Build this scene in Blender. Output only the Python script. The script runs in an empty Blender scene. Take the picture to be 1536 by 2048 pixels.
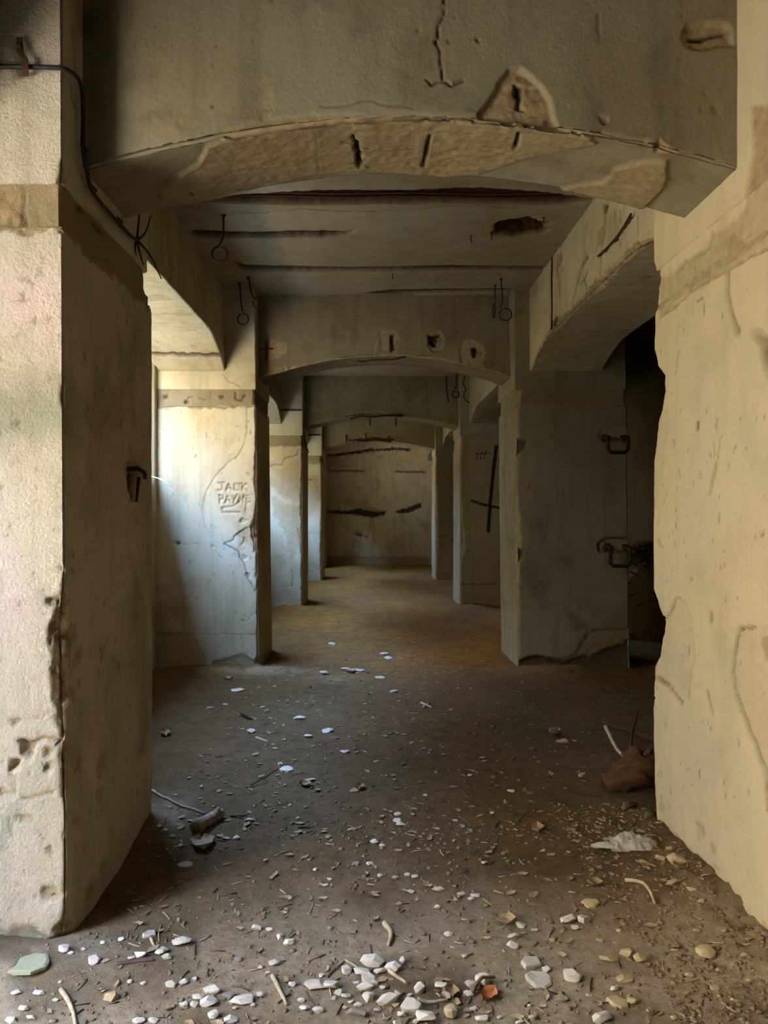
import bpy, math, random
import numpy as np
from mathutils import Vector

# ---------------------------------------------------------------- camera, sky, exposure
SC = bpy.context.scene
COL = SC.collection
F, VX, VY, EYE = 1420.0, 745.0, 1018.0, 1.5          # focal length in pixels of the 1536x2048 frame, vanishing point, eye height
cam_data = bpy.data.cameras.new('camera')
cam = bpy.data.objects.new('camera', cam_data)
COL.objects.link(cam)
cam.location = (0, 0, EYE)
cam.rotation_euler = (math.radians(90), 0, 0)
cam_data.sensor_fit = 'VERTICAL'
cam_data.sensor_height = 36.0
cam_data.lens = F / 2048 * 36
cam_data.shift_x = (768 - VX) / 2048
cam_data.shift_y = -(1024 - VY) / 2048
cam_data.clip_start = 0.02
SC.camera = cam

world = bpy.data.worlds.new('sky')
SC.world = world
world.use_nodes = True
_bg = world.node_tree.nodes['Background']
_bg.inputs['Color'].default_value = (0.30, 0.50, 1.0, 1)
_bg.inputs['Strength'].default_value = 37.0
sun_data = bpy.data.lights.new('sun', 'SUN')               # high over the roof: it lights pale gravel added outside, whose glow comes in through the openings
sun_data.energy = 92.0
sun_data.angle = math.radians(.53)
sun_data.color = (1.0, .88, .68)
sun = bpy.data.objects.new('sun', sun_data)
sun.rotation_euler = Vector((-.22, .45, -.86)).to_track_quat('-Z', 'Y').to_euler()
sun.location = (6, 0, 12)
COL.objects.link(sun)


def portal(loc, rot, sx, sy):
    d = bpy.data.lights.new('daylight_portal', 'AREA')
    d.shape = 'RECTANGLE'
    d.size, d.size_y = sx, sy
    d.cycles.is_portal = True
    o = bpy.data.objects.new('daylight_portal', d)
    o.location = loc
    o.rotation_euler = rot
    COL.objects.link(o)


SILL, HEAD, WALL_T = 1.80, 3.04, 0.28
WINDOWS = [(3.66, 6.50), (7.80, 10.72), (12.0, 14.85), (16.1, 17.75)]
DOOR = (.85, 1.8, 2.95)
for a, b in WINDOWS:
    portal((-2.18, (a + b) / 2, (SILL + HEAD) / 2), (0, math.radians(-90), 0), HEAD - SILL, b - a)
portal((-2.18, (DOOR[0] + DOOR[1]) / 2, DOOR[2] / 2), (0, math.radians(-90), 0), DOOR[2], DOOR[1] - DOOR[0])

vs = SC.view_settings
vs.view_transform = 'Standard'
vs.look = 'None'
vs.exposure = .78
vs.gamma = 1.0
vs.use_curve_mapping = False
SC.cycles.max_bounces = 10
SC.cycles.diffuse_bounces = 8
SC.cycles.caustics_reflective = False
SC.cycles.caustics_refractive = False

random.seed(7)
RNG = np.random.default_rng(11)


# ---------------------------------------------------------------- measuring: a pixel's ray meets a wall, floor or soffit plane
def onY(p, Y):
    return ((p[0] - VX) / F * Y, Y, EYE - (p[1] - VY) / F * Y)


def onX(p, X):
    Y = X * F / (p[0] - VX)
    return (X, Y, EYE - (p[1] - VY) / F * Y)


def onZ(p, Z):
    Y = (EYE - Z) * F / (p[1] - VY)
    return ((p[0] - VX) / F * Y, Y, Z)


def zm(x0, y0, s, pts):
    return [(x0 + s * a, y0 + s * b) for a, b in pts]


def faceY(pts, Y):      # pixels -> (x, z) on a wall facing the camera
    return [(q[0], q[2]) for q in (onY(p, Y) for p in pts)]


def faceX(pts, X):      # pixels -> (y, z) on a wall along the corridor
    return [(q[1], q[2]) for q in (onX(p, X) for p in pts)]


def faceZ(pts, Z):      # pixels -> (x, y) on a level plane
    return [(q[0], q[1]) for q in (onZ(p, Z) for p in pts)]


# ---------------------------------------------------------------- noise
def _hash(ix, iy, iz, seed):
    h = (ix * 374761393 + iy * 668265263 + iz * 2147483647 + seed * 974711) & 0xFFFFFFFF
    h = ((h ^ (h >> 13)) * 1274126177) & 0xFFFFFFFF
    h = ((h ^ (h >> 16)) * 2246822519) & 0xFFFFFFFF
    return ((h ^ (h >> 15)) & 0xFFFFFF) / float(0xFFFFFF)


def vnoise(p, seed=0):
    p = np.asarray(p, float)
    i = np.floor(p).astype(np.int64)
    f = p - i
    f = f * f * (3 - 2 * f)
    out = 0
    for dx in (0, 1):
        wx = f[:, 0] if dx else 1 - f[:, 0]
        for dy in (0, 1):
            wy = f[:, 1] if dy else 1 - f[:, 1]
            for dz in (0, 1):
                wz = f[:, 2] if dz else 1 - f[:, 2]
                out = out + wx * wy * wz * _hash(i[:, 0] + dx, i[:, 1] + dy, i[:, 2] + dz, seed)
    return out * 2 - 1


def fbm(p, freq, octaves=3, seed=0):
    p = np.asarray(p, float) * freq
    s, a, t = 0, 1.0, 0
    for k in range(octaves):
        s = s + a * vnoise(p, seed + 17 * k)
        t += a
        p = p * 2.03 + 5.1
        a *= 0.5
    return s / t


def sstep(a, b, x):
    t = np.clip((x - a) / (b - a), 0, 1)
    return t * t * (3 - 2 * t)


# ---------------------------------------------------------------- relief: losses, cracks and grooves cut into a surface
LOSS, DARK, RUST, PAINT = (1, 0, 0, 0), (0, 1, 0, 0), (0, 0, 1, 0), (0, 0, 0, 1)


def poly(pts, depth=.012, mask=LOSS, amount=1.0, soft=.008, warp=.012, rough=.35):
    return dict(k='p', pts=np.array(pts, float), depth=depth, mask=np.array(mask, float) * amount, soft=soft, warp=warp, rough=rough)


def line(pts, width=.006, depth=.006, mask=DARK, amount=.8, soft=.004, warp=.008, rough=.5):
    return dict(k='l', pts=np.array(pts, float), width=width, depth=depth, mask=np.array(mask, float) * amount, soft=soft, warp=warp, rough=rough)


def _segd(P, A, B):
    d = B - A
    L = max(float(d @ d), 1e-12)
    t = np.clip(((P - A) @ d) / L, 0, 1)
    return np.hypot(*(P - A - t[:, None] * d).T)


def _inside(P, poly_):
    x, y = P[:, 0], P[:, 1]
    r = np.zeros(len(P), bool)
    n = len(poly_)
    for i in range(n):
        (xa, ya), (xb, yb) = poly_[i], poly_[(i + 1) % n]
        if ya == yb:
            continue
        c = ((ya > y) != (yb > y)) & (x < (xb - xa) * (y - ya) / (yb - ya) + xa)
        r ^= c
    return r


def relief(feats, P, seed=0):
    """depth (inward) and mask for points P (n x 2) of one face"""
    n = len(P)
    depth, mask = np.zeros(n), np.zeros((n, 4))
    for f in feats:
        m = f.get('width', 0) + f['soft'] + f['warp'] * 1.5
        lo, hi = f['pts'].min(0) - m, f['pts'].max(0) + m
        idx = np.nonzero(((P >= lo) & (P <= hi)).all(1))[0]
        if not len(idx):
            continue
        Q = P[idx]
        Q3 = np.c_[Q, np.zeros(len(Q))]
        if f['warp']:
            Q = Q + f['warp'] * np.c_[fbm(Q3, 22, 3, seed + 3), fbm(Q3, 22, 3, seed + 9)]
        pts = f['pts']
        if f['k'] == 'p':
            d = np.full(len(Q), 9.0)
            for i in range(len(pts)):
                d = np.minimum(d, _segd(Q, pts[i], pts[(i + 1) % len(pts)]))
            sd = np.where(_inside(Q, pts), -d, d)
            w = sstep(f['soft'], -f['soft'], sd)
        else:
            d = np.full(len(Q), 9.0)
            for i in range(len(pts) - 1):
                d = np.minimum(d, _segd(Q, pts[i], pts[i + 1]))
            w = sstep(f['width'] / 2 + f['soft'], max(f['width'] / 2 - f['soft'], 0), d)
        r = 1 + f['rough'] * fbm(Q3, 38, 3, seed + 21)
        depth[idx] += w * f['depth'] * r
        mask[idx] = np.maximum(mask[idx], w[:, None] * f['mask'])
    return depth, mask


def pits(rect, n, seed, tall=1.6, size=(.003, .012), mask=(.3, .55, 0, 0)):
    """small random pocks and scratches inside the rectangle (a0, b0, a1, b1)"""
    r = random.Random(seed)
    out = []
    for _ in range(n):
        a, b = r.uniform(rect[0], rect[2]), r.uniform(rect[1], rect[3])
        s = size[0] + (size[1] - size[0]) * r.random() ** 3
        l = s * r.uniform(.5, 1) * tall
        t = r.gauss(0, .35)
        out.append(line([(a - l * math.sin(t), b - l * math.cos(t)), (a + l * math.sin(t), b + l * math.cos(t))], s, s * .6, mask, 1, .004, .003))
    return out


def spalls(rect, n, seed, size=(.015, .06), depth=.006, amount=.7):
    """irregular shallow patches where the skin of the plaster has come away"""
    r = random.Random(seed)
    out = []
    for _ in range(n):
        a, b = r.uniform(rect[0], rect[2]), r.uniform(rect[1], rect[3])
        s = size[0] + (size[1] - size[0]) * r.random() ** 2
        k = r.randint(6, 9)
        e = r.uniform(.5, 1.6)
        pts = [(a + s * e * r.uniform(.45, 1) * math.cos(2 * math.pi * i / k), b + s * r.uniform(.45, 1) * math.sin(2 * math.pi * i / k)) for i in range(k)]
        out.append(poly(pts, depth * r.uniform(.5, 1.3), LOSS, amount * r.uniform(.5, 1), .004, .02, .6))
    return out


# ---------------------------------------------------------------- mesh building
WORN = set()          # materials that read the 'wear' attribute


def new_mesh(name, V, Fc, mat, parent=None, mask=None, smooth=True):
    me = bpy.data.meshes.new(name)
    V = np.asarray(V, float)
    if isinstance(Fc, np.ndarray):
        k = Fc.shape[1]
        me.vertices.add(len(V))
        me.vertices.foreach_set('co', V.astype(np.float32).ravel())
        me.loops.add(Fc.size)
        me.loops.foreach_set('vertex_index', Fc.astype(np.int32).ravel())
        me.polygons.add(len(Fc))
        me.polygons.foreach_set('loop_start', np.arange(0, Fc.size, k, dtype=np.int32))
        me.update(calc_edges=True)
    else:
        me.from_pydata(V.tolist(), [], Fc)
    if smooth:
        me.polygons.foreach_set('use_smooth', [True] * len(me.polygons))
    if mask is None and mat.name in WORN:
        mask = np.zeros((len(V), 4))
    if mask is not None:
        at = me.attributes.new('wear_and_glow', 'FLOAT_COLOR', 'POINT')
        at.data.foreach_set('color', np.asarray(mask, np.float32).ravel())
    me.materials.append(mat)
    me.update()
    o = bpy.data.objects.new(name, me)
    COL.objects.link(o)
    if parent is not None:
        o.parent = parent
    return o


def grid_faces(nr, nc, wrap=False, flip=False):
    i, j = np.meshgrid(np.arange(nr - 1), np.arange(nc if wrap else nc - 1), indexing='ij')
    j2 = (j + 1) % nc
    f = np.stack([i * nc + j, i * nc + j2, (i + 1) * nc + j2, (i + 1) * nc + j], -1).reshape(-1, 4)
    return f[:, ::-1] if flip else f


def tag(o, label=None, cat=None, group=None, kind=None):
    if label:
        o['label'] = label
    if cat:
        o['category'] = cat
    if group:
        o['group'] = group
    if kind:
        o['kind'] = kind
    return o


def empty(name, loc, label=None, cat=None, group=None, kind=None):
    o = bpy.data.objects.new(name, None)
    o.location = loc
    o.empty_display_size = .1
    COL.objects.link(o)
    return tag(o, label, cat, group, kind)


def child(o, root):
    """keep world coordinates of a mesh built in world space under an Empty that stands elsewhere"""
    o.parent = root
    o.location = -Vector(root.location)
    return o


def boxes(name, bl, mat, parent=None):
    V, Fc = [], []
    for (x0, y0, z0, x1, y1, z1) in bl:
        b = len(V)
        V += [(x0, y0, z0), (x1, y0, z0), (x1, y1, z0), (x0, y1, z0), (x0, y0, z1), (x1, y0, z1), (x1, y1, z1), (x0, y1, z1)]
        Fc += [[b + k for k in q] for q in ((0, 3, 2, 1), (4, 5, 6, 7), (0, 1, 5, 4), (1, 2, 6, 5), (2, 3, 7, 6), (3, 0, 4, 7))]
    return new_mesh(name, V, Fc, mat, parent, smooth=False)


def tube_data(pts, rad, n=7, bump=0.0, seed=0):
    P = [Vector(p) for p in pts]
    rad = rad if isinstance(rad, (list, tuple)) else [rad] * len(P)
    r = random.Random(seed)
    V, Fc = [], []
    up = None
    for i, p in enumerate(P):
        t = (P[min(i + 1, len(P) - 1)] - P[max(i - 1, 0)]).normalized()
        if up is None:
            up = t.orthogonal().normalized()
        else:
            up = (up - t * up.dot(t))
            up = up.normalized() if up.length > 1e-6 else t.orthogonal().normalized()
        w = t.cross(up)
        for k in range(n):
            a = 2 * math.pi * k / n
            q = rad[i] * (1 + bump * r.uniform(-1, 1))
            V.append(tuple(p + up * (q * math.cos(a)) + w * (q * math.sin(a))))
    for i in range(len(P) - 1):
        for k in range(n):
            Fc.append([i * n + k, i * n + (k + 1) % n, (i + 1) * n + (k + 1) % n, (i + 1) * n + k])
    Fc.append(list(range(n))[::-1])
    Fc.append([(len(P) - 1) * n + k for k in range(n)])
    return V, Fc


def tube(name, pts, rad, mat, parent=None, n=7, bump=0.0, seed=0):
    V, Fc = tube_data(pts, rad, n, bump, seed)
    return new_mesh(name, V, Fc, mat, parent)


def resample(pts, n):
    P = np.array(pts, float)
    d = np.r_[0, np.cumsum(np.linalg.norm(np.diff(P, axis=0), axis=1))]
    t = np.linspace(0, d[-1], n)
    return np.c_[[np.interp(t, d, P[:, k]) for k in range(P.shape[1])]].T


def smoothed(pts, n):
    P = resample(pts, n)
    for _ in range(2):
        P[1:-1] = (P[:-2] + 2 * P[1:-1] + P[2:]) / 4
    return [tuple(p) for p in P]


# ---------------------------------------------------------------- materials
class NT:
    def __init__(self, name):
        self.m = bpy.data.materials.new(name)
        self.m.use_nodes = True
        self.t = self.m.node_tree
        self.b = self.t.nodes['Principled BSDF']
        self.b.inputs['Specular IOR Level'].default_value = .15

    def n(self, kind, **kw):
        nd = self.t.nodes.new(kind)
        for k, v in kw.items():
            if k.startswith('i_'):
                nd.inputs[int(k[2:])].default_value = v
            else:
                setattr(nd, k, v)
        return nd

    def l(self, a, b):
        self.t.links.new(a, b)

    def noise(self, scale, detail=4, rough=.55, vec=None, dist=0):
        nd = self.n('ShaderNodeTexNoise')
        nd.inputs['Scale'].default_value = scale
        nd.inputs['Detail'].default_value = detail
        nd.inputs['Roughness'].default_value = rough
        nd.inputs['Distortion'].default_value = dist
        self.l(vec if vec is not None else self.pos, nd.inputs['Vector'])
        return nd.outputs['Fac']

    def ramp(self, fac, a, b):
        nd = self.n('ShaderNodeMapRange')
        nd.inputs[1].default_value = a
        nd.inputs[2].default_value = b
        self.l(fac, nd.inputs[0])
        return nd.outputs[0]

    def mul(self, a, k):
        nd = self.n('ShaderNodeMath', operation='MULTIPLY')
        self.l(a, nd.inputs[0])
        if isinstance(k, (int, float)):
            nd.inputs[1].default_value = k
        else:
            self.l(k, nd.inputs[1])
        return nd.outputs[0]

    def mix(self, fac, a, b):
        nd = self.n('ShaderNodeMix', data_type='RGBA')
        if isinstance(fac, (int, float)):
            nd.inputs[0].default_value = fac
        else:
            self.l(fac, nd.inputs[0])
        for v, i in ((a, 6), (b, 7)):
            if isinstance(v, tuple):
                nd.inputs[i].default_value = (*v, 1)
            else:
                self.l(v, nd.inputs[i])
        return nd.outputs[2]

    def geo(self, scale=None):
        if not hasattr(self, '_tc'):
            self._tc = self.n('ShaderNodeNewGeometry').outputs['Position']
        if scale is None:
            self.pos = self._tc
            return self._tc
        mp = self.n('ShaderNodeMapping')
        mp.inputs['Scale'].default_value = scale
        self.l(self._tc, mp.inputs['Vector'])
        return mp.outputs['Vector']

    def bump(self, h, strength, dist=.01, prev=None):
        nd = self.n('ShaderNodeBump')
        nd.inputs['Strength'].default_value = strength
        nd.inputs['Distance'].default_value = dist
        self.l(h, nd.inputs['Height'])
        if prev is not None:
            self.l(prev, nd.inputs['Normal'])
        self.l(nd.outputs[0], self.b.inputs['Normal'])
        return nd.outputs[0]


def plaster(name, a, b, stain=(.24, .21, .13), cast=.5, mould=.6, algae=.25, pink=0.0, loss=(.33, .235, .115), stainlo=.5):
    t = NT(name)
    WORN.add(name)
    t.geo()
    col = t.mix(t.ramp(t.noise(1.1, 5), .36, .66), a, b)
    streak = t.noise(1, 5, .6, t.geo((9, 9, .9)))
    col = t.mix(t.mul(t.ramp(streak, stainlo, .78), mould * .8), col, stain)
    col = t.mix(t.mul(t.ramp(t.noise(1.7, 6, .6, t.geo((1, 1, .8)), .6), .50, .66), algae), col, (.27, .28, .18))
    if pink:
        col = t.mix(t.mul(t.ramp(t.noise(2.1, 4, .5, t.geo((1.3, 1.3, 1))), .54, .66), pink), col, (.60, .47, .40))
    blot = t.noise(2.3, 7, .68, dist=.4)
    col = t.mix(t.mul(t.ramp(blot, .52, .72), mould), col, stain)
    col = t.mix(t.mul(t.ramp(t.noise(34, 5, .7), .60, .70), .35), col, (.30, .24, .13))
    wear_and_glow = t.n('ShaderNodeAttribute', attribute_name='wear_and_glow')
    sep = t.n('ShaderNodeSeparateColor')
    t.l(wear_and_glow.outputs['Color'], sep.inputs[0])
    rough = t.mix(t.ramp(t.noise(26, 6, .7), .3, .7), tuple(c * .62 for c in loss), tuple(min(1, c * 1.25) for c in loss))
    col = t.mix(sep.outputs[0], col, rough)
    col = t.mix(sep.outputs[2], col, t.mix(t.ramp(t.noise(40, 5, .7), .35, .65), (.028, .012, .006), (.10, .040, .014)))
    col = t.mix(sep.outputs[1], col, (.035, .025, .015))
    col = t.mix(wear_and_glow.outputs['Alpha'], col, (.012, .012, .013))
    t.l(col, t.b.inputs['Base Color'])
    t.b.inputs['Roughness'].default_value = .93
    p = t.bump(t.noise(7, 6, .62), .35, .02)
    t.bump(t.noise(75, 5, .62), cast, .008, p)
    return t.m


M = {}
M['plaster'] = plaster('old_cream_plaster', (.53, .45, .285), (.45, .35, .185), stain=(.20, .14, .06))
M['roughcast'] = plaster('roughcast_cream_plaster', (.54, .475, .345), (.47, .39, .265), stain=(.22, .17, .095), cast=1.0, mould=.5, algae=.75, pink=.7)
M['smooth'] = plaster('smoothed_yellow_plaster', (.55, .44, .235), (.52, .425, .265), cast=.25, mould=.38, stain=(.32, .24, .12))
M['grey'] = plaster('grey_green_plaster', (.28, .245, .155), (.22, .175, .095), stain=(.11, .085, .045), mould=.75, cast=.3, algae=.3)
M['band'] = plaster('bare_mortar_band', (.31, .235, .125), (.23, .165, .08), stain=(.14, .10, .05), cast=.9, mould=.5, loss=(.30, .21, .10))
M['ceiling'] = plaster('limewashed_ceiling', (.33, .275, .18), (.27, .205, .11), stain=(.14, .10, .05), cast=.2, mould=.5)


def plain(name, a, b, scale=20, rough=.9, bump=.4, dist=.01, spec=.15, metal=0, stretch=None):
    t = NT(name)
    t.geo()
    v = t.geo(stretch) if stretch else None
    n = t.noise(scale, 5, .62, v)
    t.l(t.mix(t.ramp(n, .3, .7), a, b), t.b.inputs['Base Color'])
    t.b.inputs['Roughness'].default_value = rough
    t.b.inputs['Metallic'].default_value = metal
    t.b.inputs['Specular IOR Level'].default_value = spec
    t.bump(n, bump, dist)
    return t.m


def dirt():
    t = NT('trodden_earth')
    t.geo()
    col = t.mix(t.ramp(t.noise(1.3, 5, .6), .35, .65), (.13, .076, .028), (.18, .11, .047))
    col = t.mix(t.mul(t.ramp(t.noise(9, 6, .7), .48, .72), .75), col, (.06, .034, .014))
    col = t.mix(t.mul(t.ramp(t.noise(60, 5, .75), .55, .75), .6), col, (.27, .19, .10))
    col = t.mix(t.mul(t.ramp(t.noise(28, 6, .75), .50, .62), .5), col, (.065, .038, .017))
    wear_and_glow = t.n('ShaderNodeAttribute', attribute_name='wear_and_glow')
    sep = t.n('ShaderNodeSeparateColor')
    t.l(wear_and_glow.outputs['Color'], sep.inputs[0])
    col = t.mix(sep.outputs[0], col, t.mix(t.ramp(t.noise(30, 5, .7), .35, .65), (.60, .475, .315), (.40, .285, .15)))
    col = t.mix(sep.outputs[1], col, (.07, .045, .02))
    col = t.mix(sep.outputs[2], col, t.mix(t.ramp(t.noise(6, 6, .7), .35, .65), (.34, .16, .026), (.19, .085, .016)))  # third channel: orange window glow mixed into the earth colour
    t.l(col, t.b.inputs['Base Color'])
    t.b.inputs['Roughness'].default_value = .97
    p = t.bump(t.noise(14, 9, .68), .75, .03)
    t.bump(t.noise(120, 5, .75), .7, .008, p)
    return t.m


M['dirt'] = dirt()
_t = NT('bank_and_bounce_gravel')
_t.geo()
_a = _t.n('ShaderNodeAttribute', attribute_name='wear_and_glow')
_s = _t.n('ShaderNodeSeparateColor')
_t.l(_a.outputs['Color'], _s.inputs[0])
_g = _t.mix(_t.ramp(_t.noise(5, 5), .35, .65), (.018, .017, .007), (.038, .034, .015))
_t.l(_t.mix(_s.outputs[0], _g, _t.mix(_t.ramp(_t.noise(9, 5), .35, .65), (.36, .31, .23), (.43, .38, .29))), _t.b.inputs['Base Color'])
M['bank'] = _t.m  # near-black bank, pale gravel: tones set to steer bounced daylight
M['crumb'] = plain('earthy_crumbs', (.30, .22, .12), (.17, .11, .055), 22, bump=.6)
M['crumb_pale'] = plain('plaster_crumbs', (.38, .31, .20), (.25, .19, .11), 22, bump=.6)
M['brown'] = plaster('brown_shaded_plaster', (.22, .175, .10), (.17, .125, .062), stain=(.09, .065, .03), mould=.7, cast=.3)  # darker, browner than the grey plaster: dimness of the inner beams in its colour
M['shade_dark'] = plain('shade_dark_plaster', (.085, .07, .04), (.05, .04, .022), 3, bump=.4)  # shade put into the colour: dark walls that cut bounced light
M['stone_pale'] = plain('pale_limestone', (.66, .60, .48), (.48, .41, .29), 22, bump=.6)
M['stone_white'] = plain('whitewashed_rubble', (.72, .66, .54), (.54, .47, .35), 25, bump=.6)
M['stone_tan'] = plain('tan_rubble', (.56, .44, .24), (.40, .29, .14), 22, bump=.6)
M['stone_grey'] = plain('grey_rubble', (.34, .30, .24), (.22, .18, .13), 22, bump=.6)
M['stone_green'] = plain('mossy_plaster_slab', (.46, .44, .28), (.36, .34, .19), 16, bump=.5)
M['stone_pink'] = plain('brick_chip', (.50, .27, .17), (.40, .22, .13), 25, bump=.5)
M['wood_pale'] = plain('bleached_twig', (.56, .45, .28), (.36, .26, .14), 14, stretch=(3, 3, 3))
M['wood_dark'] = plain('dark_twig', (.12, .075, .04), (.21, .13, .07), 18)
M['wood_red'] = plain('rotten_red_wood', (.14, .065, .025), (.06, .027, .012), 9, bump=.9, dist=.02, stretch=(1, 4, 5))
M['bark'] = plain('grey_bark', (.40, .33, .21), (.16, .11, .06), 20, bump=.9, dist=.02)
M['wood_purple'] = plain('purple_twig', (.15, .075, .08), (.22, .12, .11), 18)
M['leaf_orange'] = plain('orange_dry_leaf', (.52, .21, .08), (.36, .14, .05), 30)
M['leaf_brown'] = plain('brown_dry_leaf', (.27, .17, .08), (.42, .30, .16), 30)
M['leaf_pale'] = plain('pale_dry_leaf', (.42, .34, .21), (.30, .22, .12), 30)
M['plastic'] = plain('crumpled_white_plastic', (.50, .46, .36), (.38, .34, .25), 12, rough=.5, spec=.4)
M['iron'] = plain('rusted_iron', (.030, .022, .018), (.065, .038, .022), 40, rough=.75, spec=.25, metal=.3)
M['rust'] = plain('rusty_bar', (.085, .04, .02), (.045, .022, .012), 40, rough=.85)
M['cable'] = plain('black_cable', (.018, .016, .015), (.03, .026, .022), 30, rough=.6, spec=.3)
M['twig_white'] = plain('pink_white_stem', (.75, .68, .66), (.60, .50, .48), 30)  # pinkish-white colour of the stem itself

# ================================================================ structure
ZC = 3.57                                   # ceiling
XL, XR = -1.055, 1.345                      # inner faces of the two rows of pillars
OUT_L, OUT_R = -2.03, 2.42                  # their outer faces
PIER_Y = [(2.45, 3.43), (6.68, 7.55), (10.85, 11.75), (14.97, 15.88)]
BEAM_Y = [(2.62, 3.06), (6.88, 7.32), (11.05, 11.5), (15.18, 15.62)]
BAND0, BAND1 = 2.475, 2.63
SIDE_L, SIDE_R = -1.39, 1.48                # inner faces of the beams along the corridor
FAR = 19.2


def side_pts(L, ds):
    n = max(2, int(round(L / ds)))
    t = np.linspace(0, L, n + 1)[:-1]
    t = np.unique(np.round(np.r_[t, [.009, L - .009]], 5))
    return t[t < L - 1e-4]


def wrap_block(name, x0, x1, y0, y1, z0, z1, ds, dz, mat, feats=None, chips=None, inset=0.0, lean=0.0, wob=.006, seed=0, rough=.0015, loss=0.0, flange=.12):
    """a block with four worn sides; ds = sampling of the sides S, E, N, W; feats per side in world plane coordinates; chips per corner"""
    feats, chips = feats or {}, chips or {}
    x0, x1, y0, y1 = x0 + inset, x1 - inset, y0 + inset, y1 - inset
    B, side, e0, e1 = [], [], [], []
    spec = [('S', (x0, y0), (1, 0), x1 - x0), ('E', (x1, y0), (0, 1), y1 - y0), ('N', (x1, y1), (-1, 0), x1 - x0), ('W', (x0, y1), (0, -1), y1 - y0)]
    for k, (nm, st, d, L) in enumerate(spec):
        for t in side_pts(L, ds[k]):
            B.append((st[0] + d[0] * t, st[1] + d[1] * t))
            side.append(k)
            e0.append(t)
            e1.append(L - t)
    B, side, e0, e1 = np.array(B), np.array(side), np.array(e0), np.array(e1)
    nrm = np.array([(0, -1), (1, 0), (0, 1), (-1, 0)], float)
    tan = np.array([(1, 0), (0, 1), (-1, 0), (0, -1)], float)
    N = nrm[side].copy()
    corner = e0 == 0
    N[corner] += nrm[(side[corner] - 1) % 4]
    zs = np.linspace(z0, z1, max(2, int(round((z1 - z0) / dz)) + 1))
    nz, nc = len(zs), len(B)
    XY = np.repeat(B[None], nz, 0)
    Z = np.repeat(zs[:, None], nc, 1)
    P3 = np.c_[XY.reshape(-1, 2), Z.ravel()]
    dep = wob * fbm(P3, 1.7, 2, seed) + rough * fbm(P3, 16, 3, seed + 5)
    mask = np.zeros((nz * nc, 4))
    mask[:, 0] = loss
    sd = np.repeat(side[None], nz, 0).ravel()
    for k, (nm, *_r) in enumerate(spec):
        if nm not in feats:
            continue
        i = np.nonzero(sd == k)[0]
        pl = P3[i][:, [0, 2]] if nm in 'SN' else P3[i][:, [1, 2]]
        d, m = relief(feats[nm], pl, seed)
        dep[i] += d
        mask[i] = np.maximum(mask[i], m)
    Nn = np.repeat(N[None], nz, 0).reshape(-1, 2)
    out = P3.copy()
    # rounded arris
    cm = np.repeat(corner[None], nz, 0).ravel()
    dep = dep + np.where(cm, .004, 0)
    out[:, :2] -= Nn * dep[:, None]
    E0 = np.repeat(e0[None], nz, 0).ravel()
    E1 = np.repeat(e1[None], nz, 0).ravel()
    for k in range(4):
        prof = chips.get(k)
        if not prof:
            continue
        pz = np.array(sorted(prof))
        c = np.interp(P3[:, 2], pz[:, 0], pz[:, 1])
        zz = np.c_[np.zeros(len(P3)), np.zeros(len(P3)), P3[:, 2]]
        c = np.maximum(0, c * (1 + .35 * fbm(zz, 17, 3, seed + 31 + k)))
        for ee, sdk, sg in ((E0, k, 1), (E1, (k - 1) % 4, -1)):
            a = (sd == sdk) & (ee < c)
            if sg == 1:
                a2 = a & cm
                a = a & ~cm
                q = c[a2] * .5
                out[a2, :2] -= (nrm[sdk] + nrm[(sdk - 1) % 4]) * q[:, None]
                mask[a2, 0] = np.maximum(mask[a2, 0], np.clip(c[a2] / .012, 0, 1))
            q = (c[a] - ee[a]) * .5
            g = 1 + .5 * fbm(P3[a], 60, 2, seed + 41)
            out[a, :2] += sg * tan[sdk] * q[:, None] - nrm[sdk] * (q * g)[:, None]
            mask[a, 0] = np.maximum(mask[a, 0], np.clip((c[a] - ee[a]) / .006, 0, 1))
    out[:, 0] += lean * out[:, 2] / 2.6
    V = out.reshape(nz, nc, 3)
    cx, cy = (x0 + x1) / 2, (y0 + y1) / 2
    rows = []
    if flange:
        for r in (V[0], V[-1]):
            q = r.copy()
            q[:, 0] += np.clip(cx - q[:, 0], -flange, flange)
            q[:, 1] += np.clip(cy - q[:, 1], -flange, flange)
            rows.append(q)
        V = np.concatenate([rows[0][None], V, rows[1][None]])
        mask = mask.reshape(nz, nc, 4)
        mask = np.concatenate([mask[:1], mask, mask[-1:]]).reshape(-1, 4)
        nz += 2
    return new_mesh(name, V.reshape(-1, 3), grid_faces(nz, nc, wrap=True), mat, mask=mask)


def pillar(label, x0, x1, y0, y1, mats, ds, dz, feats=None, chips=None, lean=0.0, seed=0, bandfeats=None, topfeats=None, bandinset=.014, topchips=None):
    root = empty('pillar', ((x0 + x1) / 2, (y0 + y1) / 2, 0), label, 'pillar', 'pillars along the two sides of the corridor', 'structure')
    feats = dict(feats or {})
    for k_, (a_, b_) in dict(S=(x0, x1), E=(y0, y1), W=(y0, y1)).items():      # plaster flaking off along the band
        feats[k_] = feats.get(k_, []) + [poly([(a_ - .1, BAND0 - .022), (b_ + .1, BAND0 - .018), (b_ + .1, BAND0 + .1), (a_ - .1, BAND0 + .1)], .012, LOSS, .85, .006, .035)]
    child(wrap_block('shaft', x0, x1, y0, y1, -.15, BAND0 + .004, ds, dz, mats[0], feats, chips, lean=lean, seed=seed), root)
    child(wrap_block('mortar_band', x0, x1, y0, y1, BAND0 - .01, BAND1 + .01, ds, min(dz, .02), mats[1], bandfeats, chips, inset=bandinset, lean=lean, seed=seed + 1, rough=.009), root)
    child(wrap_block('upper_block', x0, x1, y0, y1, BAND1 - .004, ZC + .03, ds, dz, mats[2], topfeats, topchips, lean=lean, seed=seed + 2), root)
    return root


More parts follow.
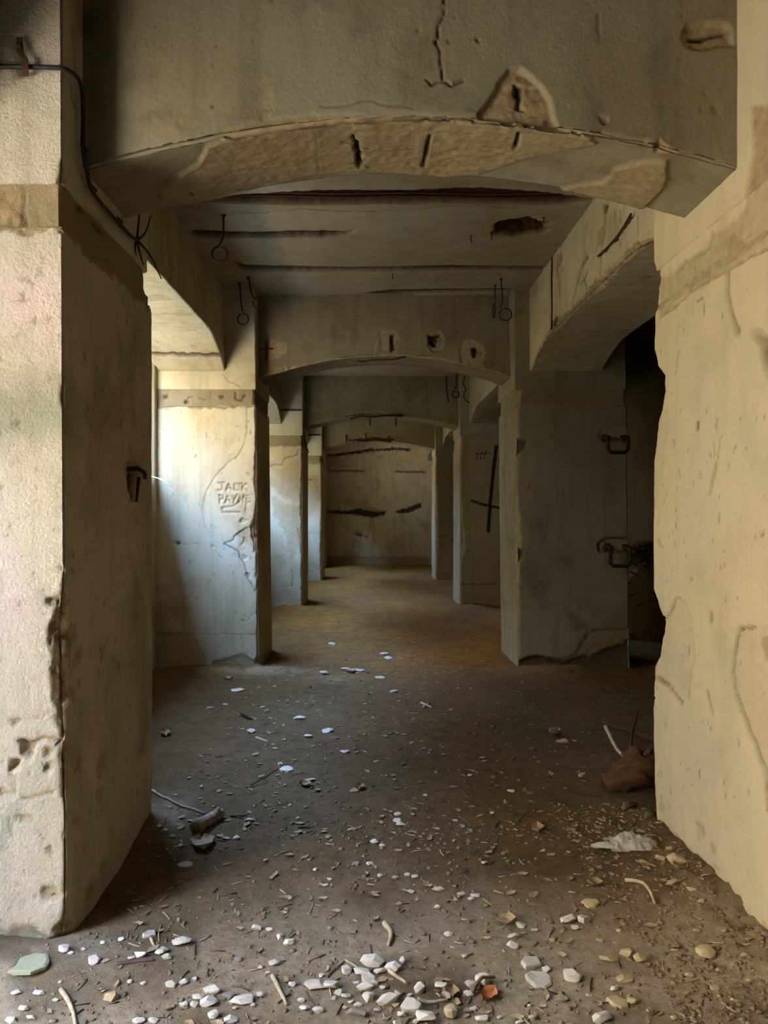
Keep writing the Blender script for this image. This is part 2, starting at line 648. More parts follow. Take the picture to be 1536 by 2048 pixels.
def beam(name, label, u, bfun, d0, d1, world, nrm, mats, du=None, dz=.03, fronts=None, soffits=None, ztop=ZC + .02, chips=None, seed=0, group=None, wob=.005):
    """arched beam: visible face at d0, soffit to d1; world(u, d, z) -> point; nrm = outward normal of the visible face.
    chips: breaks along the lower front arris, (u, size) pairs"""
    u = np.asarray(u)
    nu = len(u)
    b = bfun(u) + .004 * fbm(np.c_[u, u * 0, u * 0], 9, 3, seed)
    nf = max(3, int(round((ztop - b.min()) / dz)))
    ns = max(3, int(round(abs(d1 - d0) / dz)))
    c = np.zeros(nu)
    if chips:
        cp = np.array(sorted(chips))
        c = np.interp(u, cp[:, 0], cp[:, 1])
        c = np.maximum(0, c * (1 + .7 * fbm(np.c_[u, u * 0, u * 0], 34, 3, seed + 4)))
    U, D, Z, K = [], [], [], []
    sgn = 1 if d1 > d0 else -1
    for t in np.r_[np.linspace(0, 1, nf)[:-1], .99]:
        U.append(u); D.append(np.full(nu, d0)); Z.append(ztop + (b - ztop) * t); K.append(np.zeros(nu))
    for t in np.r_[0, .02, np.linspace(0, 1, ns)[1:]]:
        U.append(u); D.append(np.full(nu, d0 + (d1 - d0) * t)); Z.append(b); K.append(np.ones(nu))
    for t in np.linspace(1, 0, 4)[1:]:
        U.append(u); D.append(np.full(nu, d1)); Z.append(ztop + (b - ztop) * t); K.append(np.full(nu, 2))
    nr = len(U)
    U, D, Z, K = (np.array(a) for a in (U, D, Z, K))
    first = nf                                   # row index of the lower front arris
    Uf, Df, Zf, Kf = U.ravel(), D.ravel(), Z.ravel(), K.ravel()
    P3 = np.c_[Uf, Df, Zf]
    dep = wob * fbm(P3, 1.6, 2, seed + 2) + .0015 * fbm(P3, 15, 3, seed + 6)
    mask = np.zeros((len(Uf), 4))
    for kk, ft in ((0, fronts), (1, soffits)):
        if ft:
            i = np.nonzero(Kf == kk)[0]
            d, m = relief(ft, np.c_[Uf[i], Zf[i] if kk == 0 else Df[i]], seed)
            dep[i] += d
            mask[i] = m
    dD = np.where(Kf == 0, sgn, np.where(Kf == 2, -sgn, 0)) * dep
    dZ = np.where(Kf == 1, 1, 0) * dep
    rowi = np.repeat(np.arange(nr)[:, None], nu, 1).ravel()
    ar = rowi == first
    dD = np.where(ar, sgn * .003, dD)
    dZ = np.where(ar, .003, dZ)
    if chips:
        C = np.repeat(c[None], nr, 0).ravel()
        bb = np.repeat(b[None], nr, 0).ravel()
        for kk in (0, 1):
            e = Zf - bb if kk == 0 else np.abs(Df - d0)
            a = (Kf == kk) & (e < C)
            q = np.maximum(C - e, 0) * .5 * (1 + .4 * fbm(P3, 50, 2, seed + 8))
            if kk == 0:
                dZ = np.where(a, dZ + q, dZ); dD = np.where(a, dD + sgn * q, dD)
            else:
                dZ = np.where(a, dZ + q, dZ); dD = np.where(a, dD + sgn * q, dD)
            mask[a, 0] = np.maximum(mask[a, 0], np.clip((C - e)[a] / .006, 0, 1))
    V = world(Uf, Df + dD, Zf + dZ)
    o = new_mesh(name, V, grid_faces(nr, nu, flip=nrm), mats, mask=mask)
    return tag(o, label, 'beam', group, 'structure')


def arch(u0, u1, spring, crown, flat=.30):
    """depressed arch: gentle curve between the springings"""
    def f(u):
        t = np.clip((u - u0) / (u1 - u0), 0, 1) * 2 - 1
        return spring + (crown - spring) * (1 - np.abs(t) ** (1.6 + flat))
    return f


def haunched(u0, u1, low, high, run):
    """flat soffit with haunches sloping down to the pillars"""
    def f(u):
        d = np.minimum(u - u0, u1 - u)
        t = np.clip(d / run, 0, 1)
        return low + (high - low) * np.sin(t * math.pi / 2) ** .9
    return f


# ---------------------------------------------------------------- floor
def floor_z(x, y):
    x, y = np.atleast_1d(np.asarray(x, float)), np.atleast_1d(np.asarray(y, float))
    p = np.c_[x, y, np.zeros(len(x))]
    z = .018 * fbm(p, .9, 2, 1) + .012 * fbm(p, 3.3, 4, 2) + .0035 * fbm(p, 17, 3, 3)
    # crumbled plaster banked against the pillars
    for (cx, cy, rx, ry, h) in ((1.45, 2.75, .42, .85, .085), (-1.5, 2.35, .6, .22, .05), (-1.3, 6.6, .75, .28, .05), (1.75, 6.5, .6, .3, .06),
                                (-1.1, 3.35, .22, .35, .05), (2.0, 4.0, .9, .5, .05), (-1.9, 5.0, .45, 1.5, .05), (1.45, 10.7, .5, .4, .05), (-1.2, 10.8, .4, .3, .04)):
        d = ((x - cx) / rx) ** 2 + ((y - cy) / ry) ** 2
        z = z + h * np.exp(-d * 1.3) * (1 + .5 * fbm(p, 11, 3, 8))
    return z


_ys = [-2.4]
while _ys[-1] < 1.75:
    _ys.append(_ys[-1] + .08)
while _ys[-1] < FAR + .1:
    _ys.append(_ys[-1] + max(.0085, .0042 * _ys[-1] ** 1.25))
_xs = np.r_[np.arange(-2.6, -1.6, .03), np.arange(-1.6, 1.9, .0105), np.arange(1.9, 5.6, .05)]
_gx, _gy = np.meshgrid(_xs, np.array(_ys))
_z = floor_z(_gx.ravel(), _gy.ravel())
_mk = np.zeros((_gx.size, 4))
_p = np.c_[_gx.ravel(), _gy.ravel(), 0 * _gx.ravel()]
for (cx, cy, rx, ry, a) in ((-1.05, 6.52, .55, .14, .95), (-1.05, 2.38, .45, .10, .75), (-.35, 6.3, .35, .18, .4), (1.35, 6.5, .35, .25, .35), (-1.0, 10.7, .3, .2, .5), (.95, 14.6, .3, .3, .4), (-1.0, 3.45, .12, .25, .5)):
    _d = ((_p[:, 0] - cx) / rx) ** 2 + ((_p[:, 1] - cy) / ry) ** 2
    _mk[:, 0] = np.maximum(_mk[:, 0], a * np.exp(-_d * 1.2) * np.clip(.75 + .8 * fbm(_p, 14, 3, 77), 0, 1))
_mk[:, 0] = np.maximum(_mk[:, 0], .75 * sstep(3.1, 2.2, _p[:, 1]) * np.clip(.7 + .9 * fbm(_p, 4, 4, 78), 0, 1))
_mk[:, 2] = .95 * sstep(5.6, 7.6, _p[:, 1]) * np.clip(.8 + .6 * fbm(_p, 2.2, 3, 79), 0, 1)  # warm window glow painted into the earth farther down the corridor
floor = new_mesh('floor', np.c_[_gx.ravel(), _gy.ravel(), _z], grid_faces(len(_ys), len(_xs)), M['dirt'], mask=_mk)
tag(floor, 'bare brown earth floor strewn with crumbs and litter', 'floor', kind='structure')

# ---------------------------------------------------------------- outer walls, roof, ground outside
wl = [(-2.31, -2.6, -.3, -2.03, DOOR[0], 3.75), (-2.31, DOOR[0], DOOR[2], -2.03, DOOR[1], 3.75)]
for a, b in WINDOWS:
    wl += [(-2.31, a, -.3, -2.03, b, SILL), (-2.31, a, HEAD, -2.03, b, 3.75)]
wall_left = boxes('wall_left', wl, M['plaster'])
edges = [DOOR[1]] + [v for w in WINDOWS for v in w] + [FAR + .3]
for i in range(0, len(edges), 2):                        # piers of the outer wall, reveals splayed towards the room
    a, b = edges[i], edges[i + 1]
    pl = [(-2.31, a - (0 if i == 0 else .18)), (-2.03, a + (0 if i == 0 else .11)), (-2.03, b), (-2.31, b)]
    V = [(x, y, z) for z in (-.3, 3.75) for x, y in pl]
    new_mesh('wall_pier', V, [[3, 2, 1, 0], [4, 5, 6, 7], [0, 1, 5, 4], [1, 2, 6, 5], [2, 3, 7, 6], [3, 0, 4, 7]], M['plaster'], wall_left, smooth=False)
tag(wall_left, 'plastered outer wall with high unglazed window openings', 'wall', kind='structure')
tag(boxes('wall_shade_stub', [(-2.03, 18.0, -.2, -1.22, FAR, 3.6)], M['plaster']), 'short hidden wall added to shade the end wall', 'wall', kind='structure')  # out of view; added to cast the dark strip on the end wall
tag(boxes('wall_right', [(5.4, 2.0, -.3, 5.7, FAR + .3, 3.75), (1.5, -2.9, -.3, 1.8, 2.1, 3.75), (1.8, 1.8, -.3, 5.7, 2.1, 3.75)], M['shade_dark']),
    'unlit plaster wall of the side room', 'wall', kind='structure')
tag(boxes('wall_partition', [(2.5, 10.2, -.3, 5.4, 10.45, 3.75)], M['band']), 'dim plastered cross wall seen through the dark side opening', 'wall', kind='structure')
tag(boxes('wall_front', [(-2.4, -2.9, -.3, 1.8, -2.6, 3.75)], M['shade_dark']), 'wall behind the viewer', 'wall', kind='structure')
tag(boxes('roof_slab', [(-2.45, -2.9, 3.72, 5.8, FAR + .5, 3.95)], M['shade_dark']), 'flat roof slab over the corridor', 'roof', kind='structure')

_gx, _gy = np.meshgrid(-2.25 - np.linspace(0, 5.6, 110) ** 2, np.r_[np.linspace(-45, -3, 30), np.linspace(-2.5, 20, 70), np.linspace(21, 65, 20)])
_p = np.c_[_gx.ravel(), _gy.ravel(), 0 * _gx.ravel()]
_in = sstep(1.6, 3.0, _p[:, 1])
_dx = -2.3 - _p[:, 0]
_z = _in * (SILL - .25 + np.maximum(0, _dx - .95) * (1.15 - .85 * sstep(14.8, 15.8, _p[:, 1]))) + (1 - _in) * (-.02 + np.maximum(0, _dx - 2.2) * 1.15)  # unseen bank, raised and steepened to block low sky light
_mk = np.zeros((len(_p), 4))
_mk[:, 0] = np.clip(_in * (_dx < 1.0) + (1 - _in) + sstep(14.6, 15.4, _p[:, 1]) * (_p[:, 1] < 22), 0, 1)  # pale ground placed where its bounce lights soffits, near pillar and end wall
_z = np.minimum(_z, 40) + .12 * fbm(_p, .9, 3, 5) * np.clip(_dx, 0, 1)
tag(new_mesh('ground', np.c_[_p[:, :2], _z], grid_faces(120, 110, flip=True), M['bank'], mask=_mk), 'unseen earth bank outside the window openings, shaped to limit the daylight', 'bank', kind='structure')

# ---------------------------------------------------------------- pillars
Z5 = lambda pts: zm(290, 720, .3223, pts)            # reading frames of the photograph
ZR8 = lambda pts: zm(1180, 400, .3906, pts)
ZR3 = lambda pts: zm(1140, 1150, .3906, pts)
ZL1 = lambda pts: zm(0, 360, .3125, pts)
ZL2 = lambda pts: zm(0, 1000, .4492, pts)
ZB4 = lambda pts: zm(780, 380, .3646, pts)
ZB3 = lambda pts: zm(260, 380, .3385, pts)
ZT1 = lambda pts: zm(0, 0, .5, pts)
ZT2 = lambda pts: zm(768, 0, .5, pts)
Z6 = lambda pts: zm(580, 720, .2995, pts)
Z7 = lambda pts: zm(960, 720, .3223, pts)


def prof(pairs, Y):
    """(pixel row, size in metres) -> (z, size)"""
    return [(EYE - (y - VY) / F * Y, s) for y, s in pairs]


P1 = 2.45
s_front = [
    poly(faceY(ZL2([(85, 1075), (105, 1072), (150, 1085), (150, 1150), (120, 1160), (95, 1120)]), P1), .030, LOSS, .75, warp=.022),
    poly(faceY(ZL2([(45, 1160), (85, 1150), (90, 1180), (60, 1200)]), P1), .026, LOSS, .85, warp=.022),
    poly(faceY(ZL2([(50, 980), (100, 970), (100, 995), (60, 1000)]), P1), .012, LOSS, .8, warp=.006),
    line(faceY(ZL2([(150, 1085), (200, 1065), (260, 1075)]), P1), .012, .012, LOSS, .8),
    line(faceY(ZL2([(100, 1330), (160, 1320), (240, 1300)]), P1), .008, .010, LOSS, .9),
    line(faceY(ZL2([(160, 970), (230, 940)]), P1), .006, .008, LOSS, .8),
    line(faceY(ZL2([(60, 1220), (62, 1310)]), P1), .012, .008, LOSS, .5),
    line(faceY(ZL2([(265, 1085), (310, 1030)]), P1), .02, .016, LOSS, 1),
    poly(faceY(ZL1([(105, 1540), (145, 1540), (140, 1565), (115, 1570)]), P1), .012, DARK, .5, warp=.003),
    line(faceY(ZL1([(190, 620), (235, 660)]), P1), .008, .006, DARK, .35),
    line(faceY(ZL1([(115, 770), (160, 775)]), P1), .006, .005, LOSS, .9),
    line(faceY(ZL2([(40, 1420), (60, 1500)]), P1), .012, .006, DARK, .25),
    line(faceY(ZL2([(150, 1450), (190, 1520)]), P1), .010, .006, DARK, .2),
    poly(faceY(ZL2([(-20, 1900), (60, 1930), (140, 1920), (200, 1960), (330, 1975), (330, 2080), (-20, 2080)]), P1), .02, DARK, .35, .03, .03),
] + pits((-1.45, .1, -1.08, 2.4), 110, 3, 1.2, mask=(.5, .2, 0, 0)) + spalls((-1.40, .15, -1.06, 1.05), 16, 31, (.008, .035), .008, .6) + spalls((-1.12, .05, -1.05, 1.3), 12, 34, (.01, .04), .012, .9) + spalls((-1.4, 1.1, -1.06, 2.4), 7, 32, (.006, .02), .005, .5)
e_side = [
    poly(faceX(ZL1([(815, 1800), (870, 1790), (915, 1830), (905, 1900), (870, 2000), (855, 2050), (830, 1960), (810, 1880)]), XL), .016, LOSS, .8),
    poly(faceX(ZL1([(855, 1870), (890, 1880), (865, 2040), (850, 2045)]), XL), .02, DARK, .9, warp=.004),
    line(faceX(ZL1([(835, 790), (830, 860), (826, 930)]), XL), .005),
    line(faceX(ZL1([(880, 980), (885, 1060)]), XL), .008, amount=.5),
    line(faceX(ZL2([(470, 660), (462, 710)]), XL), .02, .006, LOSS, .8),
    line(faceX(ZL2([(450, 760), (450, 800)]), XL), .02, .006, LOSS, .6),
] + pits((2.5, .3, 3.3, 2.4), 80, 5, 1.8) + spalls((2.45, .1, 2.62, 1.3), 16, 35, (.01, .05), .010, .8) + spalls((2.5, .05, 3.4, .5), 14, 36, (.015, .06), .006, .6) + spalls((3.25, .3, 3.42, 2.3), 8, 37, (.01, .03), .008, .7)
ch_front = prof([(470, .004), (740, .006), (790, .016), (830, .006), (1000, .008), (1130, .006), (1175, .018), (1230, .045), (1275, .075), (1300, .07), (1330, .05),
                 (1370, .058), (1400, .05), (1420, .03), (1440, .04), (1480, .022), (1540, .03), (1580, .025), (1620, .012), (1760, .012), (1840, .025), (1862, .06), (1875, .045), (1888, .075), (1900, .08)], P1)
ch_back = prof([(470, .03), (520, .05), (560, .09), (592, .09), (597, .012), (900, .006), (1200, .015), (1290, .008), (1550, .02), (1640, .05), (1680, .03)], 3.43)
pillar('roughcast cream pillar closest on the window side, daylight on its front face', OUT_L, XL, *PIER_Y[0],
       (M['roughcast'], M['band'], M['roughcast']), (.010, .011, .08, .10), .010,
       {'S': s_front, 'E': e_side}, {1: ch_front, 2: ch_back}, lean=-.012, seed=20,
       bandfeats={'S': [poly(faceY(ZL1([(-200, 50), (160, 60), (150, 140), (165, 270), (140, 330), (-200, 320)]), P1), .012, LOSS, .5, warp=.02, rough=1.2),
                        line(faceY(ZL1([(165, 60), (155, 180), (165, 290)]), P1), .014, .012, DARK, .45)],
                  'E': [line(faceX(ZL1([(540, 190), (590, 200)]), XL), .02, .01, DARK, .6), line(faceX(ZL1([(640, 280), (690, 330)]), XL), .02, .012, DARK, .7)]},
       topchips={1: prof([(60, .008), (300, .006), (360, .03), (380, .04)], P1), 2: [(2.6, .06), (2.9, .03), (3.4, .01)]},
       topfeats={'S': [poly(faceY([(35, 72), (55, 70), (62, 130), (55, 155), (42, 150), (38, 110)], P1), .010, DARK, .55, warp=.004),
                       poly(faceY([(20, 65), (70, 60), (72, 150), (30, 160)], P1), .002, LOSS, .35)],
                 'E': [line(faceX([(150, 165), (153, 200), (158, 215)], XL), .010, .006, DARK, .7), line(faceX([(155, 60), (160, 130)], XL), .03, .004, LOSS, .5)]})

xr = XR
w_side = [
    poly(faceX(ZR8([(345, 400), (430, 360), (500, 300), (590, 230), (610, 170), (690, 140), (770, 60), (860, -380), (1100, -500), (1100, 240), (900, 240), (690, 360), (500, 470), (350, 600)]), xr), .008, LOSS, .55, warp=.014),
    line(faceX(ZR8([(430, 380), (470, 320), (590, 240), (610, 165)]), xr), .014, .012, DARK, .35),
    line(faceX(ZR8([(350, 600), (440, 540), (520, 465), (690, 360), (900, 240)]), xr), .014, .014, LOSS, .9),
    poly(faceX(ZR8([(690, 360), (712, 360), (710, 470), (722, 560), (745, 640), (765, 680), (735, 690), (712, 590), (690, 480)]), xr), .02, LOSS, .9, warp=.004),
    line(faceX(ZR8([(708, 380), (705, 480), (718, 570), (745, 630), (765, 690)]), xr), .008, .02, DARK, .9),
    line(faceX(ZR8([(545, 520), (578, 505), (585, 600)]), xr), .006, .006, DARK, .7),
    poly(faceX(ZR8([(800, 665), (860, 670), (911, 700), (960, 700), (960, 900), (900, 890), (870, 830), (860, 740)]), xr), .03, LOSS, .6, warp=.01),
    poly(faceX(ZR8([(855, 690), (905, 720), (900, 830), (875, 820)]), xr), .03, DARK, .7, warp=.008),
    poly(faceX(ZR8([(650, 215), (690, 180), (750, 190), (780, 250), (740, 270), (670, 250)]), xr), .010, LOSS, .9),
    line(faceX(ZR8([(455, 760), (440, 870)]), xr), .005, .005, DARK, .6),
    poly(faceX(ZR8([(540, 1135), (553, 1135), (550, 1180), (540, 1175)]), xr), .012, DARK, .9, warp=.003),
    line(faceX(ZR8([(630, 1240), (635, 1310)]), xr), .008, .004, LOSS, .8),
    line(faceX(ZR8([(660, 1220), (655, 1290)]), xr), .008, .004, LOSS, .7),
    line(faceX(ZR8([(640, 1350), (610, 1500)]), xr), .03, .004, LOSS, .5),
    # peeled patch low on the face
    poly(faceX(ZR3([(425, 215), (490, 215), (545, 110), (590, 150), (615, 230), (635, 400), (610, 560), (575, 615), (540, 600), (440, 520)]), xr), .009, LOSS, .16, warp=.01),
    line(faceX(ZR3([(425, 125), (450, 215), (495, 215), (540, 120), (580, 130), (612, 210), (632, 380), (605, 560), (610, 630)]), xr), .007, .012, DARK, .6),
    line(faceX(ZR3([(440, 525), (500, 570), (575, 660)]), xr), .018, .014, LOSS, 1),
    # long crack with a slipped sheet of plaster
    poly(faceX(ZR3([(860, 270), (1200, 230), (1300, 1300), (1010, 1230), (985, 1000), (880, 720), (820, 530), (835, 400)]), xr), .006, LOSS, .22, warp=.008),
    line(faceX(ZR3([(940, 265), (865, 272), (845, 330), (822, 500), (835, 590), (880, 720), (930, 850), (990, 1005), (1003, 1200)]), xr), .012, .02, LOSS, 1),
    line(faceX(ZR3([(865, 272), (843, 330), (824, 500), (838, 590), (882, 720), (932, 850), (990, 1005), (1003, 1200)]), xr), .006, .014, DARK, .85),
    line(faceX(ZR3([(700, 590), (725, 700)]), xr), .022, .004, LOSS, .7),
    poly(faceX(ZR3([(705, 190), (725, 185), (728, 240), (708, 250)]), xr), .006, LOSS, .8, warp=.004),
    line(faceX(ZR3([(660, 1000), (658, 1030)]), xr), .010, .01, DARK, .9),
    line(faceX(ZR3([(858, 840), (860, 880)]), xr), .008, .01, DARK, .8),
    poly(faceX(ZR3([(965, 320), (1020, 310), (1020, 470), (985, 440)]), xr), .008, LOSS, .8),
    poly(faceX(ZR3([(480, 1290), (620, 1430), (760, 1640), (900, 1800), (1014, 1960), (1014, 2100), (400, 1400)]), xr), .01, LOSS, .8, .03, .03),
] + spalls((2.3, .02, 3.35, .25), 12, 61, (.015, .05), .006, .6) + spalls((3.3, .2, 3.42, 2.4), 10, 62, (.01, .035), .008, .6) + pits((2.2, .15, 3.35, 2.55), 150, 8, 2.6, (.002, .007), (.25, .45, 0, 0))
ch_r = prof([(470, .005), (512, .01), (520, .10), (560, .06), (640, .02), (700, .01), (735, .05), (760, .11), (785, .17), (800, .16), (840, .08), (880, .04), (920, .012), (1180, .008),
             (1200, .06), (1235, .12), (1280, .10), (1330, .03), (1420, .008), (1560, .012), (1630, .03), (1680, .06)], 3.40)
pillar('smooth yellowish pillar closest on the dark side, long crack running down its face', XR, OUT_R, 2.02, 3.40,
       (M['smooth'], M['smooth'], M['smooth']), (.06, .10, .08, .010), .010, {'W': w_side}, {3: ch_r}, seed=40, bandinset=.006,
       bandfeats={'W': w_side}, topfeats={'W': w_side + [poly(faceX([(1500, 215), (1545, 205), (1545, 400), (1500, 430), (1485, 410), (1505, 300)], xr), .012, LOSS, .9)]},
       topchips={3: [(2.62, .05), (2.68, .01), (3.5, .004)]})

# second pair
P2 = PIER_Y[1][0]


def stroke(zpts, w=.014, d=.010, am=.55):
    return line(faceY(Z5(zpts), P2), w, d, LOSS, am, .004, .002, .2)


carve = [[(470, 762), (512, 760)], [(495, 762), (494, 800), (480, 812), (464, 806)],
         [(518, 812), (532, 768), (552, 810)], [(524, 796), (546, 796)],
         [(600, 770), (570, 768), (566, 808), (600, 810)], [(600, 770), (602, 785)],
         [(616, 765), (618, 810)], [(642, 768), (620, 790), (646, 810)],
         [(474, 840), (477, 890)], [(474, 840), (498, 845), (498, 862), (476, 864)],
         [(508, 888), (525, 842), (542, 886)], [(514, 872), (538, 872)],
         [(556, 842), (568, 862), (584, 838)], [(568, 862), (560, 890)],
         [(596, 886), (598, 842), (622, 884), (624, 840)],
         [(658, 842), (638, 842), (638, 884), (662, 882)], [(638, 862), (656, 862)],
         [(490, 945), (492, 915), (560, 908), (600, 872)], [(495, 945), (600, 946)], [(640, 890), (636, 935)],
         [(248, 580), (258, 608), (268, 580)], [(280, 580), (280, 608)], [(292, 608), (294, 582), (306, 600), (316, 582), (318, 608)], [(326, 608), (336, 580), (346, 608)]]
s2 = [stroke(c) for c in carve[:20]] + [stroke(c, .010, .003, .12) for c in carve[20:]]
s2 += [
    line(faceY(Z5([(650, 290), (655, 400), (640, 500), (600, 585), (545, 625), (450, 720), (390, 820), (368, 920), (380, 1020), (405, 1070)]), P2), .010, .006, LOSS, .6),
    line(faceY(Z5([(690, 1025), (630, 1045), (590, 1075), (570, 1085), (560, 1120), (500, 1140), (580, 1185), (620, 1260), (650, 1360), (690, 1430)]), P2), .010, .010, DARK, .55),
    poly(faceY(Z5([(600, 1060), (690, 1030), (700, 1180), (660, 1150), (620, 1110), (570, 1090)]), P2), .010, LOSS, .4),
    line(faceY(Z5([(200, 1140), (340, 1140)]), P2), .008, .006, DARK, .35),
    poly(faceY(Z5([(205, 1132), (225, 1132), (220, 1150), (208, 1150)]), P2), .02, DARK, .8, warp=.004),
    line(faceY(Z5([(90, 290), (300, 285), (460, 290), (680, 285)]), P2), .014, .010, LOSS, 1),
    poly(faceY(Z5([(430, 1880), (520, 1850), (600, 1830), (690, 1870), (700, 1990), (400, 1990)]), P2), .02, LOSS, .7, .03, .03),
    poly(faceY(Z5([(80, 1690), (300, 1700), (380, 1850), (400, 2000), (60, 2000)]), P2), .010, LOSS, .5, .02, .02),
    line(faceY(Z5([(60, 1700), (690, 1705)]), P2), .006, .006, DARK, .2),
    line(faceY(Z5([(260, 600), (320, 595)]), P2), .006, .003, DARK, .12),
    poly(faceY(Z5([(615, 1100), (628, 1100), (626, 1130), (618, 1128)]), P2), .01, RUST, .9, warp=.002),
] + pits((-2.0, .1, -1.1, 2.45), 110, 15, 1.4, (.004, .012), (.4, .3, 0, 0)) + spalls((-1.22, .1, -1.07, 2.4), 26, 16, (.012, .05), .008, .6) + spalls((-1.95, .1, -1.1, 1.4), 14, 17, (.01, .035), .004, .4)
ch2 = prof([(810, .02), (860, .012), (930, .03), (970, .035), (1000, .02), (1040, .05), (1060, .07), (1085, .06), (1110, .025), (1200, .02), (1300, .03), (1340, .05)], P2)
pillar('pale pillar with carved letters and bluish daylight across its face', OUT_L, XL - .012, *PIER_Y[1],
       (M['plaster'], M['band'], M['plaster']), (.0095, .03, .12, .12), .0095, {'S': s2}, {1: ch2}, lean=-.03, seed=60,
       bandfeats={'S': [poly(faceY(Z5([(a, b), (a + 26, b - 8), (a + 30, b + 14), (a + 6, b + 18)]), P2), .02, DARK, .6, warp=.006) for a, b in ((130, 222), (258, 252), (478, 220))]
                  + [line(faceY(Z5([(575, 200), (590, 240), (620, 245), (640, 215)]), P2), .018, .014, DARK, .55, .006, .02), line(faceY(Z5([(285, 235), (310, 225)]), P2), .012, .01, DARK, .5), line(faceY(Z5([(350, 240), (395, 245)]), P2), .008, .01, DARK, .4)]
                  + [line(faceY(Z5([(425, 190), (425, 285)]), P2), .006, .006, DARK, .3)]},
       topfeats={'S': [line(faceY(Z5([(500, 85), (530, 125), (600, 160), (640, 195)]), P2), .008, .006, DARK, .5),
                       poly(faceY(Z5([(100, 30), (460, 40), (460, 62), (100, 58)]), P2), .012, DARK, .5)]})

s2r = [
    poly(faceY(Z7([(660, 1690), (900, 1665), (960, 1640), (960, 1950), (230, 1950), (240, 1860), (340, 1830), (480, 1850), (600, 1830)]), P2), .012, LOSS, .75, .012, .03),
    poly(faceY(Z7([(250, 1850), (380, 1830), (480, 1860), (560, 1870), (700, 1830), (900, 1760), (960, 1740), (960, 2000), (230, 2000)]), P2), .02, DARK, .75, .02, .04),
    poly(faceY(Z7([(755, 440), (800, 415), (930, 420), (935, 500), (790, 510), (755, 490)]), P2), .012, LOSS, .7),
    poly(faceY(Z7([(735, 1140), (780, 1105), (930, 1100), (940, 1180), (800, 1200), (750, 1190)]), P2), .02, LOSS, .9),
    poly(faceY(Z7([(230, 490), (310, 500), (290, 550), (240, 600), (225, 560)]), P2), .03, DARK, .8),
    poly(faceY(Z7([(225, 1160), (280, 1180), (270, 1230), (230, 1260)]), P2), .03, DARK, .85),
    line(faceY(Z7([(480, 740), (500, 820), (495, 890)]), P2), .010, .004, DARK, .4), line(faceY(Z7([(560, 740), (520, 860)]), P2), .008, .004, DARK, .35),
    poly(faceY(Z7([(240, 640), (330, 640), (340, 850), (280, 900), (300, 1150), (240, 1150)]), P2), .003, LOSS, .45, .03, .04),
] + pits((1.4, .2, 2.4, 2.4), 50, 25)
ch2r = prof([(800, .05), (850, .03), (880, .05), (905, .04), (960, .02), (1040, .045), (1110, .06), (1130, .03), (1340, .02)], P2)
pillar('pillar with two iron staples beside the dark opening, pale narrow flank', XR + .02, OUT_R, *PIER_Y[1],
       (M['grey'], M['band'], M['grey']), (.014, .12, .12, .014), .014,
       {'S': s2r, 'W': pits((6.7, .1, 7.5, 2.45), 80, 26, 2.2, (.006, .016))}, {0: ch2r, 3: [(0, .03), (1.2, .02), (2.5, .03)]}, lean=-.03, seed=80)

# third pair
P3 = PIER_Y[2][0]
paint = [line(faceY(p, P3), w, 0, PAINT, 1, .008, .004) for p, w in (
    ([(993, 890), (987, 940), (981, 1000), (978, 1040), (977, 1062)], .055), ([(943, 1001), (965, 1009), (1000, 1016)], .04),
    ([(951, 866), (992, 862)], .010), ([(958, 858), (955, 872)], .010), ([(965, 857), (962, 872)], .010), ([(972, 857), (969, 871)], .010), ([(985, 856), (983, 870)], .010),
    ([(950, 909), (980, 905)], .010), ([(957, 899), (953, 918)], .010), ([(965, 898), (961, 919)], .010), ([(973, 898), (968, 917)], .010))]
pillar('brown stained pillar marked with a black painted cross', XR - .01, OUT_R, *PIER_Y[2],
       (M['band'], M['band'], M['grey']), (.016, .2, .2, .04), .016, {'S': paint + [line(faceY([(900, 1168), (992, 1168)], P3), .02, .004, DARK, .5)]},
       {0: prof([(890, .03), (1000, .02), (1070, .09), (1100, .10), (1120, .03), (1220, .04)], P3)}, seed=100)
pillar('third window-side pillar, ochre stain sweeping across its lit front', OUT_L, XL - .01, *PIER_Y[2],
       (M['plaster'], M['band'], M['plaster']), (.016, .05, .2, .2), .016,
       {'S': [line(faceY(Z5([(775, 660), (800, 648), (850, 650), (870, 605), (940, 590), (955, 555)]), P3), .016, .01, DARK, .6),
              poly(faceY(Z5([(775, 830), (860, 890), (960, 900), (970, 1160), (900, 1250), (880, 1100), (800, 960)]), P3), .004, LOSS, .5, .03, .05),
              poly(faceY(Z5([(775, 670), (860, 660), (960, 600), (970, 880), (880, 860), (775, 760)]), P3), .003, LOSS, .35, .03, .04),
              line(faceY(Z5([(950, 1040), (965, 1150), (970, 1200)]), P3), .02, .012, DARK, .5),
              line(faceY(Z5([(790, 1395), (915, 1400), (910, 1240)]), P3), .008, .008, DARK, .5)]},
       {1: prof([(880, .02), (1000, .05), (1050, .04), (1200, .03)], P3)}, seed=120)
